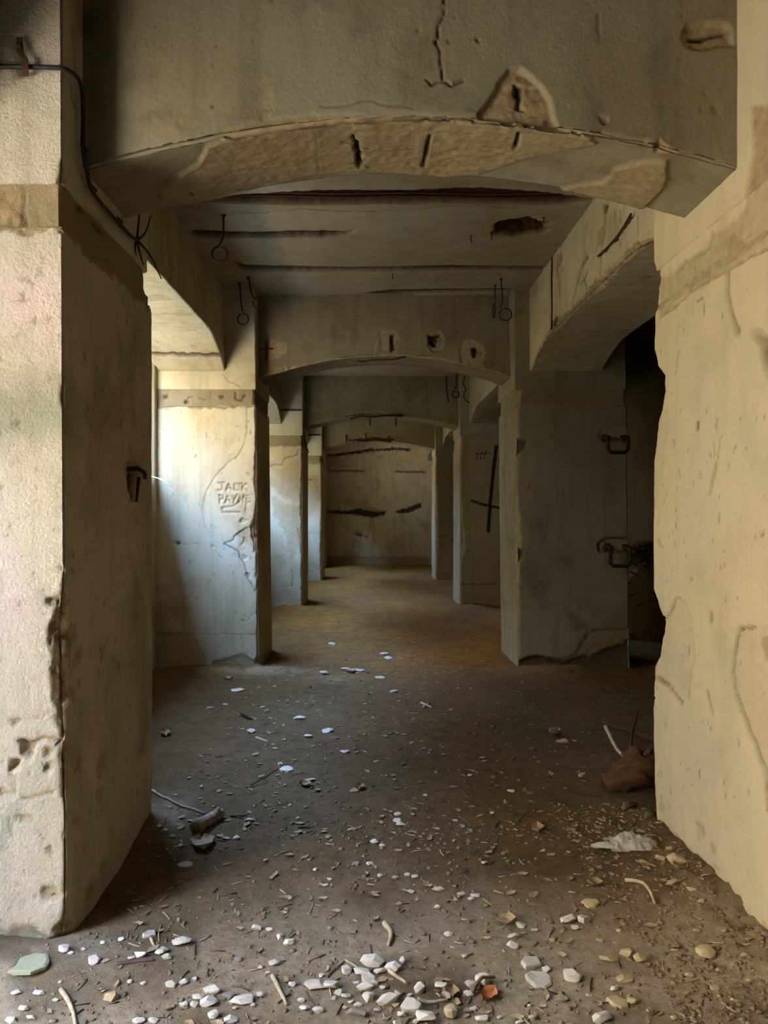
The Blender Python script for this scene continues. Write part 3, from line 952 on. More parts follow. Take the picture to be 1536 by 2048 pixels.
# fourth pair
P4 = PIER_Y[3][0]
pillar('farthest window-side pillar, narrow and brightly lit', OUT_L, XL - .01, *PIER_Y[3], (M['plaster'], M['band'], M['plaster']), (.03, .06, .3, .3), .03,
       {'S': [poly(faceY(Z6([(110, 760), (190, 780), (200, 960), (120, 1050)]), P4), .004, LOSS, .55, .03, .05),
              line(faceY(Z6([(120, 805), (150, 795)]), P4), .03, .01, DARK, .7)]}, {1: [(0, .03), (.6, .05), (1.6, .02), (2.5, .03)]}, seed=140)
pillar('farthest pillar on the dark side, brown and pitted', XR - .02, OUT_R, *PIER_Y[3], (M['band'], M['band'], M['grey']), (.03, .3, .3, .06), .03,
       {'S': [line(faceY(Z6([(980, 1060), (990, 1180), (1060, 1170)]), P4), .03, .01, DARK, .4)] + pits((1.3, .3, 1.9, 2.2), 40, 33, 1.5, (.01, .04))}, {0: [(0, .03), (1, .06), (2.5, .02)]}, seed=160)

# ---------------------------------------------------------------- beams across the corridor
tw = lambda u, d, z: np.c_[u, d, z]
G_X, G_S = 'arched beams crossing the corridor', 'beams over the side openings'
A1 = arch(XL, XR, 2.755, 2.945)


def on_soffit(pts, A):
    out = []
    for p in pts:
        z = 2.9
        for _ in range(12):
            q = onZ(p, z)
            z = float(A(np.array([q[0]]))[0])
        out.append((q[0], q[1]))
    return out


B1 = BEAM_Y[0][0]
fr1 = [
    poly(faceY([(957, 243), (957, 226), (970, 212), (985, 190), (1000, 160), (1018, 140), (1040, 132), (1062, 150), (1085, 175), (1100, 198), (1106, 225), (1119, 264), (1040, 250)], B1), .016, LOSS, .75, warp=.006),
    poly(faceY([(1030, 165), (1046, 168), (1043, 213), (1036, 213), (1038, 190), (1030, 186)], B1), .02, DARK, 1, warp=.003),
    poly(faceY([(1362, 75), (1375, 52), (1410, 43), (1450, 46), (1462, 62), (1468, 90), (1440, 92), (1405, 100), (1372, 94)], B1), .016, LOSS, .75, warp=.006),
    poly(faceY([(1380, 74), (1400, 70), (1456, 60), (1450, 66), (1418, 72), (1405, 79), (1380, 78)], B1), .02, DARK, 1, warp=.003),
    line(faceY([(891, -10), (886, 30), (874, 55), (876, 72), (872, 85), (880, 105), (884, 140), (885, 158)], B1), .004, .006, DARK, .75),
    line(faceY([(855, 160), (865, 170), (880, 163), (892, 163), (905, 172), (925, 160)], B1), .006, .010, DARK, .65),
    line(faceY([(640, 213), (680, 214), (710, 208), (735, 200), (760, 207), (800, 212), (828, 217)], B1), .004, .004, DARK, .4),
    line(faceY([(1197, 25), (1200, 85)], B1), .004, .004, DARK, .3),
    poly(faceY([(700, 236), (640, 240), (540, 248), (440, 268), (440, 262), (520, 236), (620, 228), (800, 226), (1000, 232), (1000, 243), (800, 236)], B1), .004, LOSS, .45, .006, .012),
    poly(faceY([(1200, 262), (1300, 286), (1460, 335), (1460, 350), (1300, 312), (1200, 285)], B1), .006, LOSS, .5, .006, .014),
    line(faceY([(425, 213), (427, 215)], B1), .008, .006, DARK, .8),
    poly(faceY([(285, 255), (330, 230), (370, 200), (400, 215), (380, 255), (330, 272)], B1), .002, LOSS, .28, .03, .04),
    poly(faceY([(510, 170), (545, 160), (545, 215), (515, 212)], B1), .002, LOSS, .3, .02, .03),
] + pits((-1.0, 2.9, 1.3, 3.55), 45, 51, 1, (.003, .008)) + spalls((-1.0, 2.8, 1.3, 3.0), 22, 52, (.008, .03), .004, .45)
so1 = [
    poly(on_soffit([(415, 287), (395, 325), (350, 352), (317, 378), (320, 396), (345, 404), (420, 392), (500, 374), (560, 360), (625, 344), (760, 340), (880, 352), (930, 348), (985, 338), (1060, 310), (1130, 297), (1195, 286),
                    (1180, 272), (1110, 258), (900, 240), (760, 234), (630, 238), (500, 258)], A1), -.014, LOSS, .62, .003, .006),
    poly(on_soffit([(1115, 378), (1165, 366), (1205, 362), (1222, 352), (1228, 336), (1250, 328), (1290, 318), (1335, 316), (1332, 360), (1315, 385), (1275, 421), (1200, 405), (1150, 395)], A1), -.014, LOSS, .8, .003, .008),
    line(on_soffit([(1195, 286), (1130, 300), (1060, 313), (985, 340), (930, 350), (880, 353)], A1), .008, .006, DARK, .5),
    line(on_soffit([(320, 400), (345, 406), (400, 400)], A1), .008, .006, DARK, .7),
    poly(on_soffit([(700, 262), (712, 268), (716, 285), (734, 326), (722, 330), (712, 318), (708, 288)], A1), .03, DARK, 1, .003, .03),
    line(on_soffit([(684, 280), (705, 284)], A1), .005, .006, DARK, .8), line(on_soffit([(716, 290), (738, 291)], A1), .006, .006, DARK, .8), line(on_soffit([(705, 322), (722, 322), (740, 330)], A1), .006, .008, DARK, .8),
    poly(on_soffit([(858, 262), (862, 264), (848, 330), (843, 326)], A1), .025, DARK, 1, .004, .004),
    poly(on_soffit([(1036, 258), (1041, 260), (1032, 292), (1026, 292)], A1), .025, DARK, .9, .004, .004),
    line(on_soffit([(628, 240), (634, 285), (636, 345)], A1), .005, .003, DARK, .35),
    line(on_soffit([(400, 352), (500, 330), (600, 312), (700, 300)], A1), .004, .002, DARK, .25),
    line(on_soffit([(700, 300), (850, 296), (1000, 300)], A1), .004, .002, DARK, .2),
    poly(on_soffit([(376, 376), (384, 380), (388, 386), (378, 384)], A1), .01, DARK, .7, .003, .003),
]
u1 = np.arange(XL - .06, XR + .07, .0075)
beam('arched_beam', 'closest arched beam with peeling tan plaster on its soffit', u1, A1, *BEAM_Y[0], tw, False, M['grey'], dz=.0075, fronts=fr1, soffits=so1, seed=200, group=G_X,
     chips=[(-1.1, 0), (-.62, 0), (-.5, .006), (-.35, .003), (-.2, .009), (.0, .002), (.3, .006), (.6, .002), (.85, .007), (.95, 0), (1.03, .004), (1.06, .03), (1.1, .015), (1.13, 0), (1.4, 0)])

A2 = arch(XL - .03, XR, 2.77, 2.985)
B2 = BEAM_Y[1][0]
fr2 = [
    poly(faceY(ZB4([(0, 800), (20, 790), (25, 870), (5, 890)]), B2), .03, DARK, .9),
    poly(faceY(ZB4([(-60, 780), (30, 770), (50, 830), (30, 900), (-50, 880)]), B2), .010, LOSS, .55),
    poly(faceY(ZB4([(210, 790), (270, 770), (300, 820), (280, 880), (240, 885), (205, 850)]), B2), .015, LOSS, .7),
    poly(faceY(ZB4([(212, 800), (278, 788), (275, 800), (252, 815), (258, 855), (236, 860), (215, 840)]), B2), .04, DARK, 1, warp=.01),
    poly(faceY(ZB4([(375, 860), (400, 830), (450, 822), (500, 850), (520, 890), (505, 950), (520, 980), (390, 950)]), B2), .010, LOSS, .85),
    poly(faceY(ZB4([(445, 870), (478, 862), (472, 912), (460, 915)]), B2), .04, DARK, 1, warp=.008),
    poly(faceY(ZB3([(770, 910), (860, 890), (930, 910), (920, 970), (830, 1010), (770, 980)]), B2), .006, LOSS, .8, .02, .03),
    line(faceY(ZB3([(1478, 852), (1450, 900), (1435, 980)]), B2), .014, .006, LOSS, .9),
    line(faceY(ZB4([(-280, 920), (-100, 905), (60, 925), (150, 912), (190, 910)]), B2), .014, .010, DARK, .5),
    poly(faceY(ZB4([(510, 935), (560, 940), (600, 945), (580, 970), (520, 970)]), B2), .004, DARK, .3, .02, .02),
]
so2 = [poly([(-.35, 6.95), (.7, 6.95), (.9, 7.1), (.5, 7.25), (-.4, 7.2)], .004, LOSS, .4, .02, .03), line([(-.6, 7.1), (.0, 7.07), (.6, 7.1)], .03, .02, RUST, .9)]
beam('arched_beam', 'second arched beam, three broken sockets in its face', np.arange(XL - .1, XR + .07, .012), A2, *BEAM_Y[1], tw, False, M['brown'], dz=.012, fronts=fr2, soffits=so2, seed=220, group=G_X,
     chips=[(-1.1, .01), (-.9, .05), (-.7, .01), (.6, .02), (1.4, .01)])
A3 = arch(XL - .02, XR, 2.77, 2.95)
B3 = BEAM_Y[2][0]
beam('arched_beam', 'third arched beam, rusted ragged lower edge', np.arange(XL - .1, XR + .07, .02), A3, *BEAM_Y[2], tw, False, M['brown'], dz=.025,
     fronts=[line(faceY([(695, 837), (720, 832), (760, 834), (805, 831)], B3), .05, .03, RUST, .9, .01, .03)], seed=240, group=G_X, chips=[(-.5, .01), (-.3, .06), (.3, .07), (.45, .01)])
A4 = arch(XL - .02, XR, 2.77, 2.95)
B4 = BEAM_Y[3][0]
beam('arched_beam', 'farthest arched beam, yellow-brown with a dark broken edge', np.arange(XL - .1, XR + .07, .03), A4, *BEAM_Y[3], tw, False, M['band'], dz=.03,
     fronts=[line(faceY([(700, 882), (740, 878), (785, 881)], B4), .05, .03, DARK, .9, .01, .03)], seed=260, group=G_X, chips=[(-.7, .02), (-.3, .09), (.4, .08), (.6, .01)])

# ---------------------------------------------------------------- beams along the corridor, over the side openings
lw = lambda u, d, z: np.c_[d, u, z]
bays = [(-2.6, 2.45), (3.42, 6.68), (7.55, 10.85), (11.75, 14.97), (15.88, FAR)]
for k, (a, b) in enumerate(bays):
    fine = k == 1
    du = .012 if fine else .05
    uu = np.arange(a - .05, b + .05, du)
    where = ['beside the viewer', 'between the closest two pillars', 'between the second and third pillars', 'between the third and farthest pillars', 'against the end wall'][k]
    so = [line([(5.62, -1.3), (5.62, -2.2)], .010, .006, DARK, .5), line([(6.5, -1.35), (6.48, -2.0)], .05, .02, DARK, .8, .01, .02),
          poly([(5.1, -1.5), (5.25, -1.45), (5.3, -1.7), (5.15, -1.75)], .004, LOSS, .4)] if fine else None
    beam('side_beam', 'window-side beam ' + where, uu, haunched(a, b, 2.80, 3.04, .72), SIDE_L, -2.04, lw, False, M['grey'] if not fine else M['plaster'], dz=.02 if fine else .08,
         soffits=so, seed=300 + k, group=G_S)
    fr = None
    if fine:
        X = SIDE_R
        fr = [
            line(faceX(ZB4([(1340, 130), (1285, 200), (1240, 265), (1180, 325), (1140, 365)]), X), .022, .02, DARK, 1, .006, .012),
            poly(faceX(ZB4([(1160, 85), (1195, 85), (1185, 120), (1180, 250), (1160, 330), (1155, 470), (1145, 460), (1150, 300), (1125, 330), (1130, 230), (1165, 180)]), X), .012, LOSS, .8, warp=.008),
            poly(faceX(ZB4([(1158, 85), (1196, 85), (1184, 122), (1165, 118)]), X), .02, DARK, .95, warp=.006),
            line(faceX(ZB4([(1238, 105), (1225, 190)]), X), .012, .012, DARK, .8), line(faceX(ZB4([(1258, 120), (1270, 180)]), X), .012, .016, DARK, .9),
            line(faceX(ZB4([(1358, 140), (1360, 245)]), X), .010, .012, DARK, .9),
            line(faceX(ZB4([(1245, 265), (1265, 305), (1268, 270)]), X), .012, .008, LOSS, .9),
            poly(faceX(ZB4([(1075, 355), (1088, 370), (1050, 430), (1040, 480), (1012, 580), (1000, 660), (990, 665), (1000, 590), (1025, 490), (1045, 400)]), X), .012, LOSS, 1, warp=.006),
            line(faceX(ZB4([(1080, 360), (1045, 430), (1010, 580), (995, 660)]), X), .012, .016, DARK, .9),
            line(faceX(ZB4([(1085, 440), (1065, 490), (1080, 550)]), X), .014, .010, DARK, .85), line(faceX(ZB4([(1075, 470), (1040, 520)]), X), .012, .010, DARK, .85),
            poly(faceX(ZB4([(910, 360), (940, 345), (945, 380), (925, 430), (930, 530), (935, 590), (925, 580), (915, 500), (908, 430)]), X), .010, LOSS, .9, warp=.006),
            line(faceX(ZB4([(935, 350), (918, 440), (925, 530), (933, 590)]), X), .012, .010, DARK, .9),
            line(faceX(ZB4([(900, 380), (885, 500), (890, 600), (887, 700), (885, 770)]), X), .014, .012, DARK, .8),
            poly(faceX(ZB4([(887, 720), (910, 690), (920, 700), (905, 740), (885, 770)]), X), .02, DARK, .9, warp=.006),
            line(faceX(ZB4([(845, 630), (848, 660), (855, 695)]), X), .010, .006, DARK, .9),
            poly(faceX(ZB4([(1260, 390), (1300, 370), (1440, 350), (1440, 300), (1340, 330), (1270, 340), (1180, 430), (1160, 500)]), X), .005, LOSS, .3, .02, .03),
        ]
    if k:
        beam('side_beam', 'dark-side beam ' + where + (', split by rusting bars' if fine else ''), uu, haunched(a, b, 2.80, 2.975, .75), SIDE_R, 2.16, lw, True, M['plaster'] if fine else M['grey'],
             dz=.012 if fine else .08, fronts=fr, seed=320 + k, group=G_S, chips=[(a, 0), (4.0, .03), (4.6, .05), (5.2, .02), (5.8, .05), (6.1, .01), (b, 0)] if fine else None)

# ---------------------------------------------------------------- ceilings
slots = [   # rusted reinforcement slots of the near bay: pixel outline on the ceiling
    [(405, 402), (470, 393), (640, 387), (760, 387), (960, 384), (1060, 388), (1140, 394), (1195, 400), (1130, 407), (1000, 404), (760, 404), (600, 406), (470, 404)],
    [(380, 468), (390, 463), (500, 465), (640, 463), (692, 464), (715, 461), (690, 470), (640, 472), (500, 473), (400, 473)],
    [(466, 528), (490, 533), (700, 535), (900, 533), (1088, 534), (1088, 540), (900, 541), (640, 543), (500, 542), (478, 538)],
    [(720, 586), (780, 581), (900, 580), (1020, 579), (1020, 584), (900, 586), (760, 590)],
]
slots = [[(x, y + (y - sum(q[1] for q in s) / len(s)) * .6) for x, y in s] for s in slots]
cfe = [poly(faceZ(s, ZC), .05, RUST, 1, .008, .014) for s in slots[:2]] + [poly(faceZ(s, ZC), .045, DARK, .85, .006, .008) for s in slots[2:]]
cfe += [
    line(faceZ([(370, 410), (400, 420), (445, 430), (520, 426), (600, 417), (680, 422), (760, 422), (880, 417), (960, 412), (1080, 420), (1150, 415)], ZC), .012, .008, LOSS, .9, .006, .02),
    line(faceZ([(370, 410), (400, 420), (445, 430), (520, 426), (600, 417), (680, 422), (760, 422), (880, 417), (960, 412)], ZC), .006, .008, DARK, .5, .005, .02),
    poly(faceZ([(400, 403), (600, 407), (1000, 407), (1180, 404), (1150, 414), (960, 412), (760, 420), (600, 416), (445, 428), (390, 416)], ZC), .004, LOSS, .5, .01, .02),
    poly(faceZ(ZB4([(590, 190), (640, 165), (770, 160), (860, 185), (850, 240), (740, 262), (600, 260), (560, 240)]), ZC), .05, RUST, 1, .012, .04),
    poly(faceZ(ZB4([(640, 190), (760, 170), (780, 240), (620, 250)]), ZC), .03, DARK, .9, .02, .04),
    poly(faceZ(ZB4([(500, 150), (900, 120), (1050, 180), (980, 260), (700, 290), (500, 270)]), ZC), .004, LOSS, .5, .05, .08),
    line(faceZ(ZB4([(415, 205), (460, 240), (560, 245)]), ZC), .012, .006, LOSS, .9),
    poly(faceZ(ZB3([(880, 330), (1000, 320), (1090, 330), (1010, 370), (900, 365)]), ZC), .005, LOSS, .6, .01, .03),
    line(faceZ(ZB3([(380, 285), (470, 320), (560, 345), (620, 365), (640, 390)]), ZC), .012, .008, LOSS, 1),
    line(faceZ([(470, 545), (640, 546), (760, 545)], ZC), .02, .004, LOSS, .5),
    poly(faceZ([(690, 590), (760, 583), (720, 592), (690, 594)], ZC), .01, LOSS, .9, .01, .02),
]


def ceiling(label, x0, x1, y0, y1, dx, dy, feats, seed):
    xs, ys = np.linspace(x0, x1, int((x1 - x0) / dx) + 2), np.linspace(y0, y1, int((y1 - y0) / dy) + 2)
    gx, gy = np.meshgrid(xs, ys)
    P = np.c_[gx.ravel(), gy.ravel()]
    d, m = relief(feats, P, seed)
    p3 = np.c_[P, np.zeros(len(P))]
    z = ZC + d + .006 * fbm(p3, 1.4, 2, seed) + .001 * fbm(p3, 18, 3, seed + 2)
    return tag(new_mesh('ceiling', np.c_[P, z], grid_faces(len(ys), len(xs), flip=True), M['ceiling'] if y0 > 0 else M['shade_dark'], mask=m), label, 'ceiling', kind='structure')


c1 = ceiling('limewashed ceiling with rusted slots between the first two beams', -1.45, 1.55, 3.0, 6.95, .018, .007, cfe, 400)
for s, nm in zip(slots, range(4)):
    q = faceZ(s, ZC)
    xs_ = [p[0] for p in q]
    ym = sum(p[1] for p in q) / len(q)
    for dy_ in ((-.02, .03) if nm == 0 else (0,)):
        tube('reinforcing_bar', [(x, ym + dy_ + .012 * math.sin(3 * x), ZC + .03 + .006 * math.sin(5 * x + nm)) for x in np.linspace(min(xs_) + .03, max(xs_) - .05, 24)], .008, M['rust'], c1, 6)
ceiling('ceiling between the second and third beams', -1.45, 1.55, 7.2, 11.2, .04, .03, [line([(-.6, 8.2), (.9, 8.15)], .08, .03, RUST, 1, .02, .04), line([(-.9, 9.1), (.7, 9.1)], .05, .03, DARK, .9, .02, .04)], 410)
ceiling('ceiling between the third and farthest beams', -1.45, 1.55, 11.4, 15.3, .06, .06, [], 420)
ceiling('ceiling before the end wall', -1.45, 1.55, 15.5, FAR + .1, .06, .06, [], 430)
ceiling('ceiling above the viewer', -1.45, 1.55, -2.7, 2.75, .1, .1, [], 440)

# ---------------------------------------------------------------- end wall
wf = [
    poly(faceY([(653, 1020), (690, 1022), (720, 1018), (740, 1022), (775, 1024), (765, 1032), (745, 1035), (700, 1028), (653, 1027)], FAR), .05, DARK, .95, .02, .04),
    poly(faceY([(690, 1022), (740, 1012), (775, 1024), (750, 1036), (700, 1030)], FAR), .02, LOSS, .8, .02, .05),
    poly(faceY([(793, 1022), (820, 1014), (843, 1006), (843, 1016), (815, 1027), (795, 1027)], FAR), .05, DARK, .95, .02, .04),
    line(faceY([(653, 911), (700, 906), (740, 900), (790, 897), (820, 899)], FAR), .06, .05, DARK, 1, .02, .05),
    line(faceY([(653, 941), (728, 942)], FAR), .035, .03, DARK, .9, .015, .02), line(faceY([(792, 943), (850, 944)], FAR), .05, .03, DARK, .85, .02, .03),
    poly(faceY([(706, 1064), (716, 1060), (728, 1070), (724, 1074), (707, 1073)], FAR), .03, LOSS, .8, .02, .03),
    line(faceY([(710, 1067), (724, 1072)], FAR), .02, .03, DARK, .9), poly(faceY([(729, 1070), (737, 1072), (736, 1077), (730, 1076)], FAR), .03, LOSS, .9, .02, .02),
    poly(faceY([(640, 1113), (860, 1114), (860, 1140), (640, 1140)], FAR), .02, LOSS, .95, .015, .03),
    line(faceY([(770, 1095), (830, 1088)], FAR), .05, .003, LOSS, .4), poly(faceY([(690, 1000), (735, 998), (742, 1012), (700, 1014)], FAR), .006, LOSS, .6, .03, .06),
]
xs, zs = np.arange(-2.1, 5.5, .03), np.arange(-.2, 3.75, .025)
gx, gz = np.meshgrid(xs, zs)
d, m = relief(wf, np.c_[gx.ravel(), gz.ravel()], 500)
p3 = np.c_[gx.ravel(), 0 * gx.ravel(), gz.ravel()]
tag(new_mesh('wall_back', np.c_[gx.ravel(), FAR + d + .01 * fbm(p3, 1.2, 2, 5), gz.ravel()], grid_faces(len(zs), len(xs)), M['plaster'], mask=m), 'stained end wall closing the corridor, ragged horizontal slots across it', 'wall', kind='structure')

# ================================================================ things
def fz(x, y):
    return float(floor_z(x, y)[0])


def on_floor(p):
    z = 0.0
    for _ in range(4):
        q = onZ(p, z)
        z = fz(q[0], q[1])
    return (q[0], q[1], z)


def rock_mesh(name, seed):
    """angular broken lump: hull of a few scattered points, unit footprint, standing on z = 0"""
    import bmesh
    r = random.Random(seed)
    bm = bmesh.new()
    n = r.randint(11, 16)
    for k in range(n):
        a, b = 2 * math.pi * (k + r.uniform(-.4, .4)) / n * 2, r.uniform(-1, 1)
        w = (1 - .45 * b * b) * r.uniform(.82, 1.0)
        bm.verts.new((w * math.cos(a), w * math.sin(a) * r.uniform(.75, 1), b * r.uniform(.7, 1)))
    bmesh.ops.convex_hull(bm, input=bm.verts[:])
    bmesh.ops.dissolve_limit(bm, angle_limit=math.radians(7), verts=bm.verts[:], edges=bm.edges[:])
    bmesh.ops.bevel(bm, geom=bm.edges[:], offset=.03, segments=1, affect='EDGES')
    xs = [v.co.x for v in bm.verts]; ys = [v.co.y for v in bm.verts]; zs = [v.co.z for v in bm.verts]
    for v in bm.verts:
        v.co.x = (v.co.x - (max(xs) + min(xs)) / 2) / (max(xs) - min(xs))
        v.co.y = (v.co.y - (max(ys) + min(ys)) / 2) / (max(ys) - min(ys))
        v.co.z = (v.co.z - min(zs)) / (max(zs) - min(zs))
    me = bpy.data.meshes.new(name)
    bm.to_mesh(me)
    bm.free()
    return me


ROCKS = [rock_mesh('stone', 900 + i) for i in range(18)]
SLABS = []
for i in range(6):                          # flat broken slabs: irregular outline, thin, bevelled rim
    r = random.Random(70 + i)
    n = r.randint(6, 8)
    ring = [(.5 * math.cos(2 * math.pi * (k + r.uniform(-.28, .28)) / n) * r.uniform(.8, 1.05), .5 * math.sin(2 * math.pi * (k + r.uniform(-.28, .28)) / n) * r.uniform(.8, 1.05)) for k in range(n)]
    V = [(x, y, 0) for x, y in ring] + [(x * 1.0, y * 1.0, .75 + r.uniform(-.1, .1)) for x, y in ring] + [(x * .86, y * .86, 1 + r.uniform(-.12, .12)) for x, y in ring] + [(0, 0, 1.0)]
    Fc = [list(range(n))[::-1]]
    for a, b in ((0, n), (n, 2 * n)):
        Fc += [[a + k, a + (k + 1) % n, b + (k + 1) % n, b + k] for k in range(n)]
    Fc += [[2 * n + k, 2 * n + (k + 1) % n, 3 * n] for k in range(n)]
    me = bpy.data.meshes.new('slab')
    me.from_pydata(V, [], Fc)
    SLABS.append(me)
_mesh_by_mat = {}


def mesh_with(me, mat):
    k = (me.name, mat.name)
    if k not in _mesh_by_mat:
        c = me.copy()
        c.materials.clear()
        c.materials.append(mat)
        _mesh_by_mat[k] = c
    return _mesh_by_mat[k]


_rk = random.Random(5)


def stone(px, py, w, h, mat, label, group, slab=False, name='stone'):
    """a stone whose outline in the photograph is w x h pixels around (px, py)"""
    q = on_floor((px, py + h * .42))
    s = q[1] / F
    sx = w * s
    ang = math.atan2(EYE, q[1])                     # view angle onto the floor
    hh = h * s
    if slab:
        sz = min(.012, hh * .3)
        sy = max(.4 * sx, (hh - sz * math.cos(ang)) / math.sin(ang))
        src = SLABS[_rk.randrange(len(SLABS))]
    else:
        sz = hh * .62
        sy = max(.55 * sx, (hh - sz * math.cos(ang)) / math.sin(ang))
        src = ROCKS[_rk.randrange(len(ROCKS))]
    sy = min(sy, sx * 1.8)
    o = bpy.data.objects.new(name, mesh_with(src, M[mat]))
    COL.objects.link(o)
    y = q[1] + sy * .35
    o.location = (q[0], y, fz(q[0], y) - sz * .16)
    o.scale = (sx, sy, sz)
    o.rotation_euler = (_rk.uniform(-.1, .1), _rk.uniform(-.1, .1), _rk.choice([0, math.pi]) + _rk.uniform(-.3, .3))
    return tag(o, label, 'stone', group)


W, P_, T_, G_ = 'stone_white', 'stone_pale', 'stone_tan', 'stone_grey'
GC = 'rubble scattered over the floor'
NAMED = [
    (47, 1932, 92, 50, 'stone_green', 'large flat greenish slab below the closest window-side pillar', 1),
    (744, 1921, 50, 27, P_, 'broad flat-topped stone at the back of the central rubble cluster', 0),
    (786, 1933, 35, 23, W, 'white lump just beside the broad flat-topped stone', 0),
    (724, 1943, 37, 21, P_, 'wedge-shaped pale stone leaning before the broad flat-topped stone', 0),
    (628, 1971, 47, 25, P_, 'long rounded stone at the window-side end of the central cluster', 0),
    (776, 1999, 48, 30, P_, 'wide tan-white stone in the middle of the central cluster', 0),
    (823, 2015, 44, 36, P_, 'big blocky stone near the bottom edge, beside the bottom-most block', 0),
    (853, 2034, 44, 36, W, 'big white block cut by the bottom edge of the picture', 0),
    (713, 2025, 42, 22, G_, 'dark grey flat stone below the central cluster', 0),
    (839, 1976, 23, 31, P_, 'upright pale brick-like stone standing apart from the cluster', 0),
    (883, 1972, 27, 19, W, 'white chip midway between the central cluster and the orange leaf', 0),
    (945, 1970, 35, 25, P_, 'rounded pale stone touching the white tilted block by the orange leaf', 0),
    (966, 1960, 31, 29, W, 'white tilted block above the orange leaf', 0),
    (421, 1979, 39, 25, W, 'upper white block of the pair by the bottom edge, window side', 0),
    (417, 2003, 37, 25, W, 'lower white block of the pair by the bottom edge, window side', 0),
    (481, 2001, 49, 23, W, 'long white brick-shaped stone lying by itself', 0),
    (1065, 1927, 47, 31, P_, 'pale broken slab lying just above the larger slab', 1),
    (1084, 1960, 62, 40, P_, 'largest pale slab on the open floor, broken in two', 1),
    (1148, 1950, 37, 29, W, 'pointed white stone beside the largest pale slab', 0),
    (1206, 2034, 42, 28, W, 'white stone at the bottom edge, farthest to the dark side', 0),
    (1240, 2004, 46, 27, T_, 'flat tan stone above the white stone at the bottom edge', 1),
    (1416, 1906, 38, 32, T_, 'tan boulder close to the yellowish pillar base', 0),
    (1256, 1904, 29, 21, T_, 'yellowish angular stone touching a grey-tan one', 0),
    (1284, 1917, 29, 23, T_, 'grey-tan stone touching the yellowish angular one', 0),
    (1187, 1806, 42, 23, T_, 'thin tan flake below the bent twig', 1),
    (361, 1884, 39, 25, W, 'largest white chip in front of the dark pillar shadow', 0),
    (321, 1901, 27, 21, W, 'white chip just below the largest chip before the pillar shadow', 0),
    (295, 1868, 30, 19, W, 'flat white chip right at the edge of the pillar shadow', 1),
    (277, 1908, 27, 21, W, 'white chip above the purple stick', 0),
    (186, 1919, 25, 23, W, 'pointed white chip between slab and purple stick', 0),
    (579, 1883, 27, 19, W, 'white stone alone between the twig and the window-side pillar', 0),
    (1027, 1872, 24, 15, P_, 'upper pale chip of a touching pair in the open', 0),
    (1027, 1891, 27, 21, W, 'lower white chip of a touching pair in the open', 0),
    (876, 1777, 25, 13, P_, 'pale oblong stone at the start of the darker floor', 0),
    (571, 1537, 30, 15, W, 'bright angular flake in the middle of the floor', 1),
    (656, 1460, 24, 12, P_, 'pale rounded stone farther down the middle of the floor', 0),
    (777, 1315, 19, 10, P_, 'pale stone far off on the orange floor', 0),
    (707, 1580, 22, 11, 'stone_pink', 'pinkish flake in the middle of the floor', 1),
    (368, 1729, 36, 14, 'stone_green', 'greenish flat slab beside the pillar shadow', 1),
    (1022, 1581, 15, 8, W, 'small white stone alone on the dark side of the floor', 0),
    (1125, 1481, 25, 13, T_, 'ochre stone in the dark before the opening', 0),
    (795, 1640, 20, 12, P_, 'pale box-shaped stone in the middle ground', 0),
    (749, 1682, 17, 11, W, 'square white chip in the middle ground', 0),
    (220, 1993, 32, 24, T_, 'smooth earth-coloured stone half sunk by the bent white stick', 0),
    (1357, 1717, 42, 26, T_, 'tan clod against the foot of the yellowish pillar', 0),
    (1348, 1765, 32, 19, T_, 'flat tan clod lower along the yellowish pillar foot', 0),
]
for (px, py, w, h, m_, lab, sl) in NAMED:
    stone(px, py, w, h, m_, lab, GC, bool(sl))
CLUSTER = [(693, 1939, 21, 21, W), (662, 1971, 31, 25, P_), (737, 1955, 31, 25, W), (760, 1942, 27, 17, P_), (730, 1974, 37, 21, P_), (737, 1994, 25, 23, W), (716, 2009, 17, 13, W), (635, 2019, 25, 17, W),
           (609, 2016, 23, 17, W), (692, 1991, 21, 13, W), (677, 1984, 19, 15, P_), (583, 1968, 15, 13, W), (602, 2000, 17, 13, P_), (795, 1985, 13, 11, W), (806, 1921, 15, 17, W), (804, 2030, 19, 17, W), (644, 1951, 13, 11, W),
           (750, 1965, 16, 12, P_), (712, 1965, 15, 11, P_), (765, 1975, 14, 10, P_), (755, 2020, 16, 12, P_), (790, 2010, 18, 13, T_), (700, 2003, 14, 10, P_), (668, 1996, 13, 10, P_), (820, 1990, 13, 9, P_), (781, 1957, 13, 10, T_),
           (795, 2045, 20, 14, P_), (770, 2038, 14, 10, T_), (833, 2043, 14, 11, P_), (690, 2015, 12, 9, P_)]
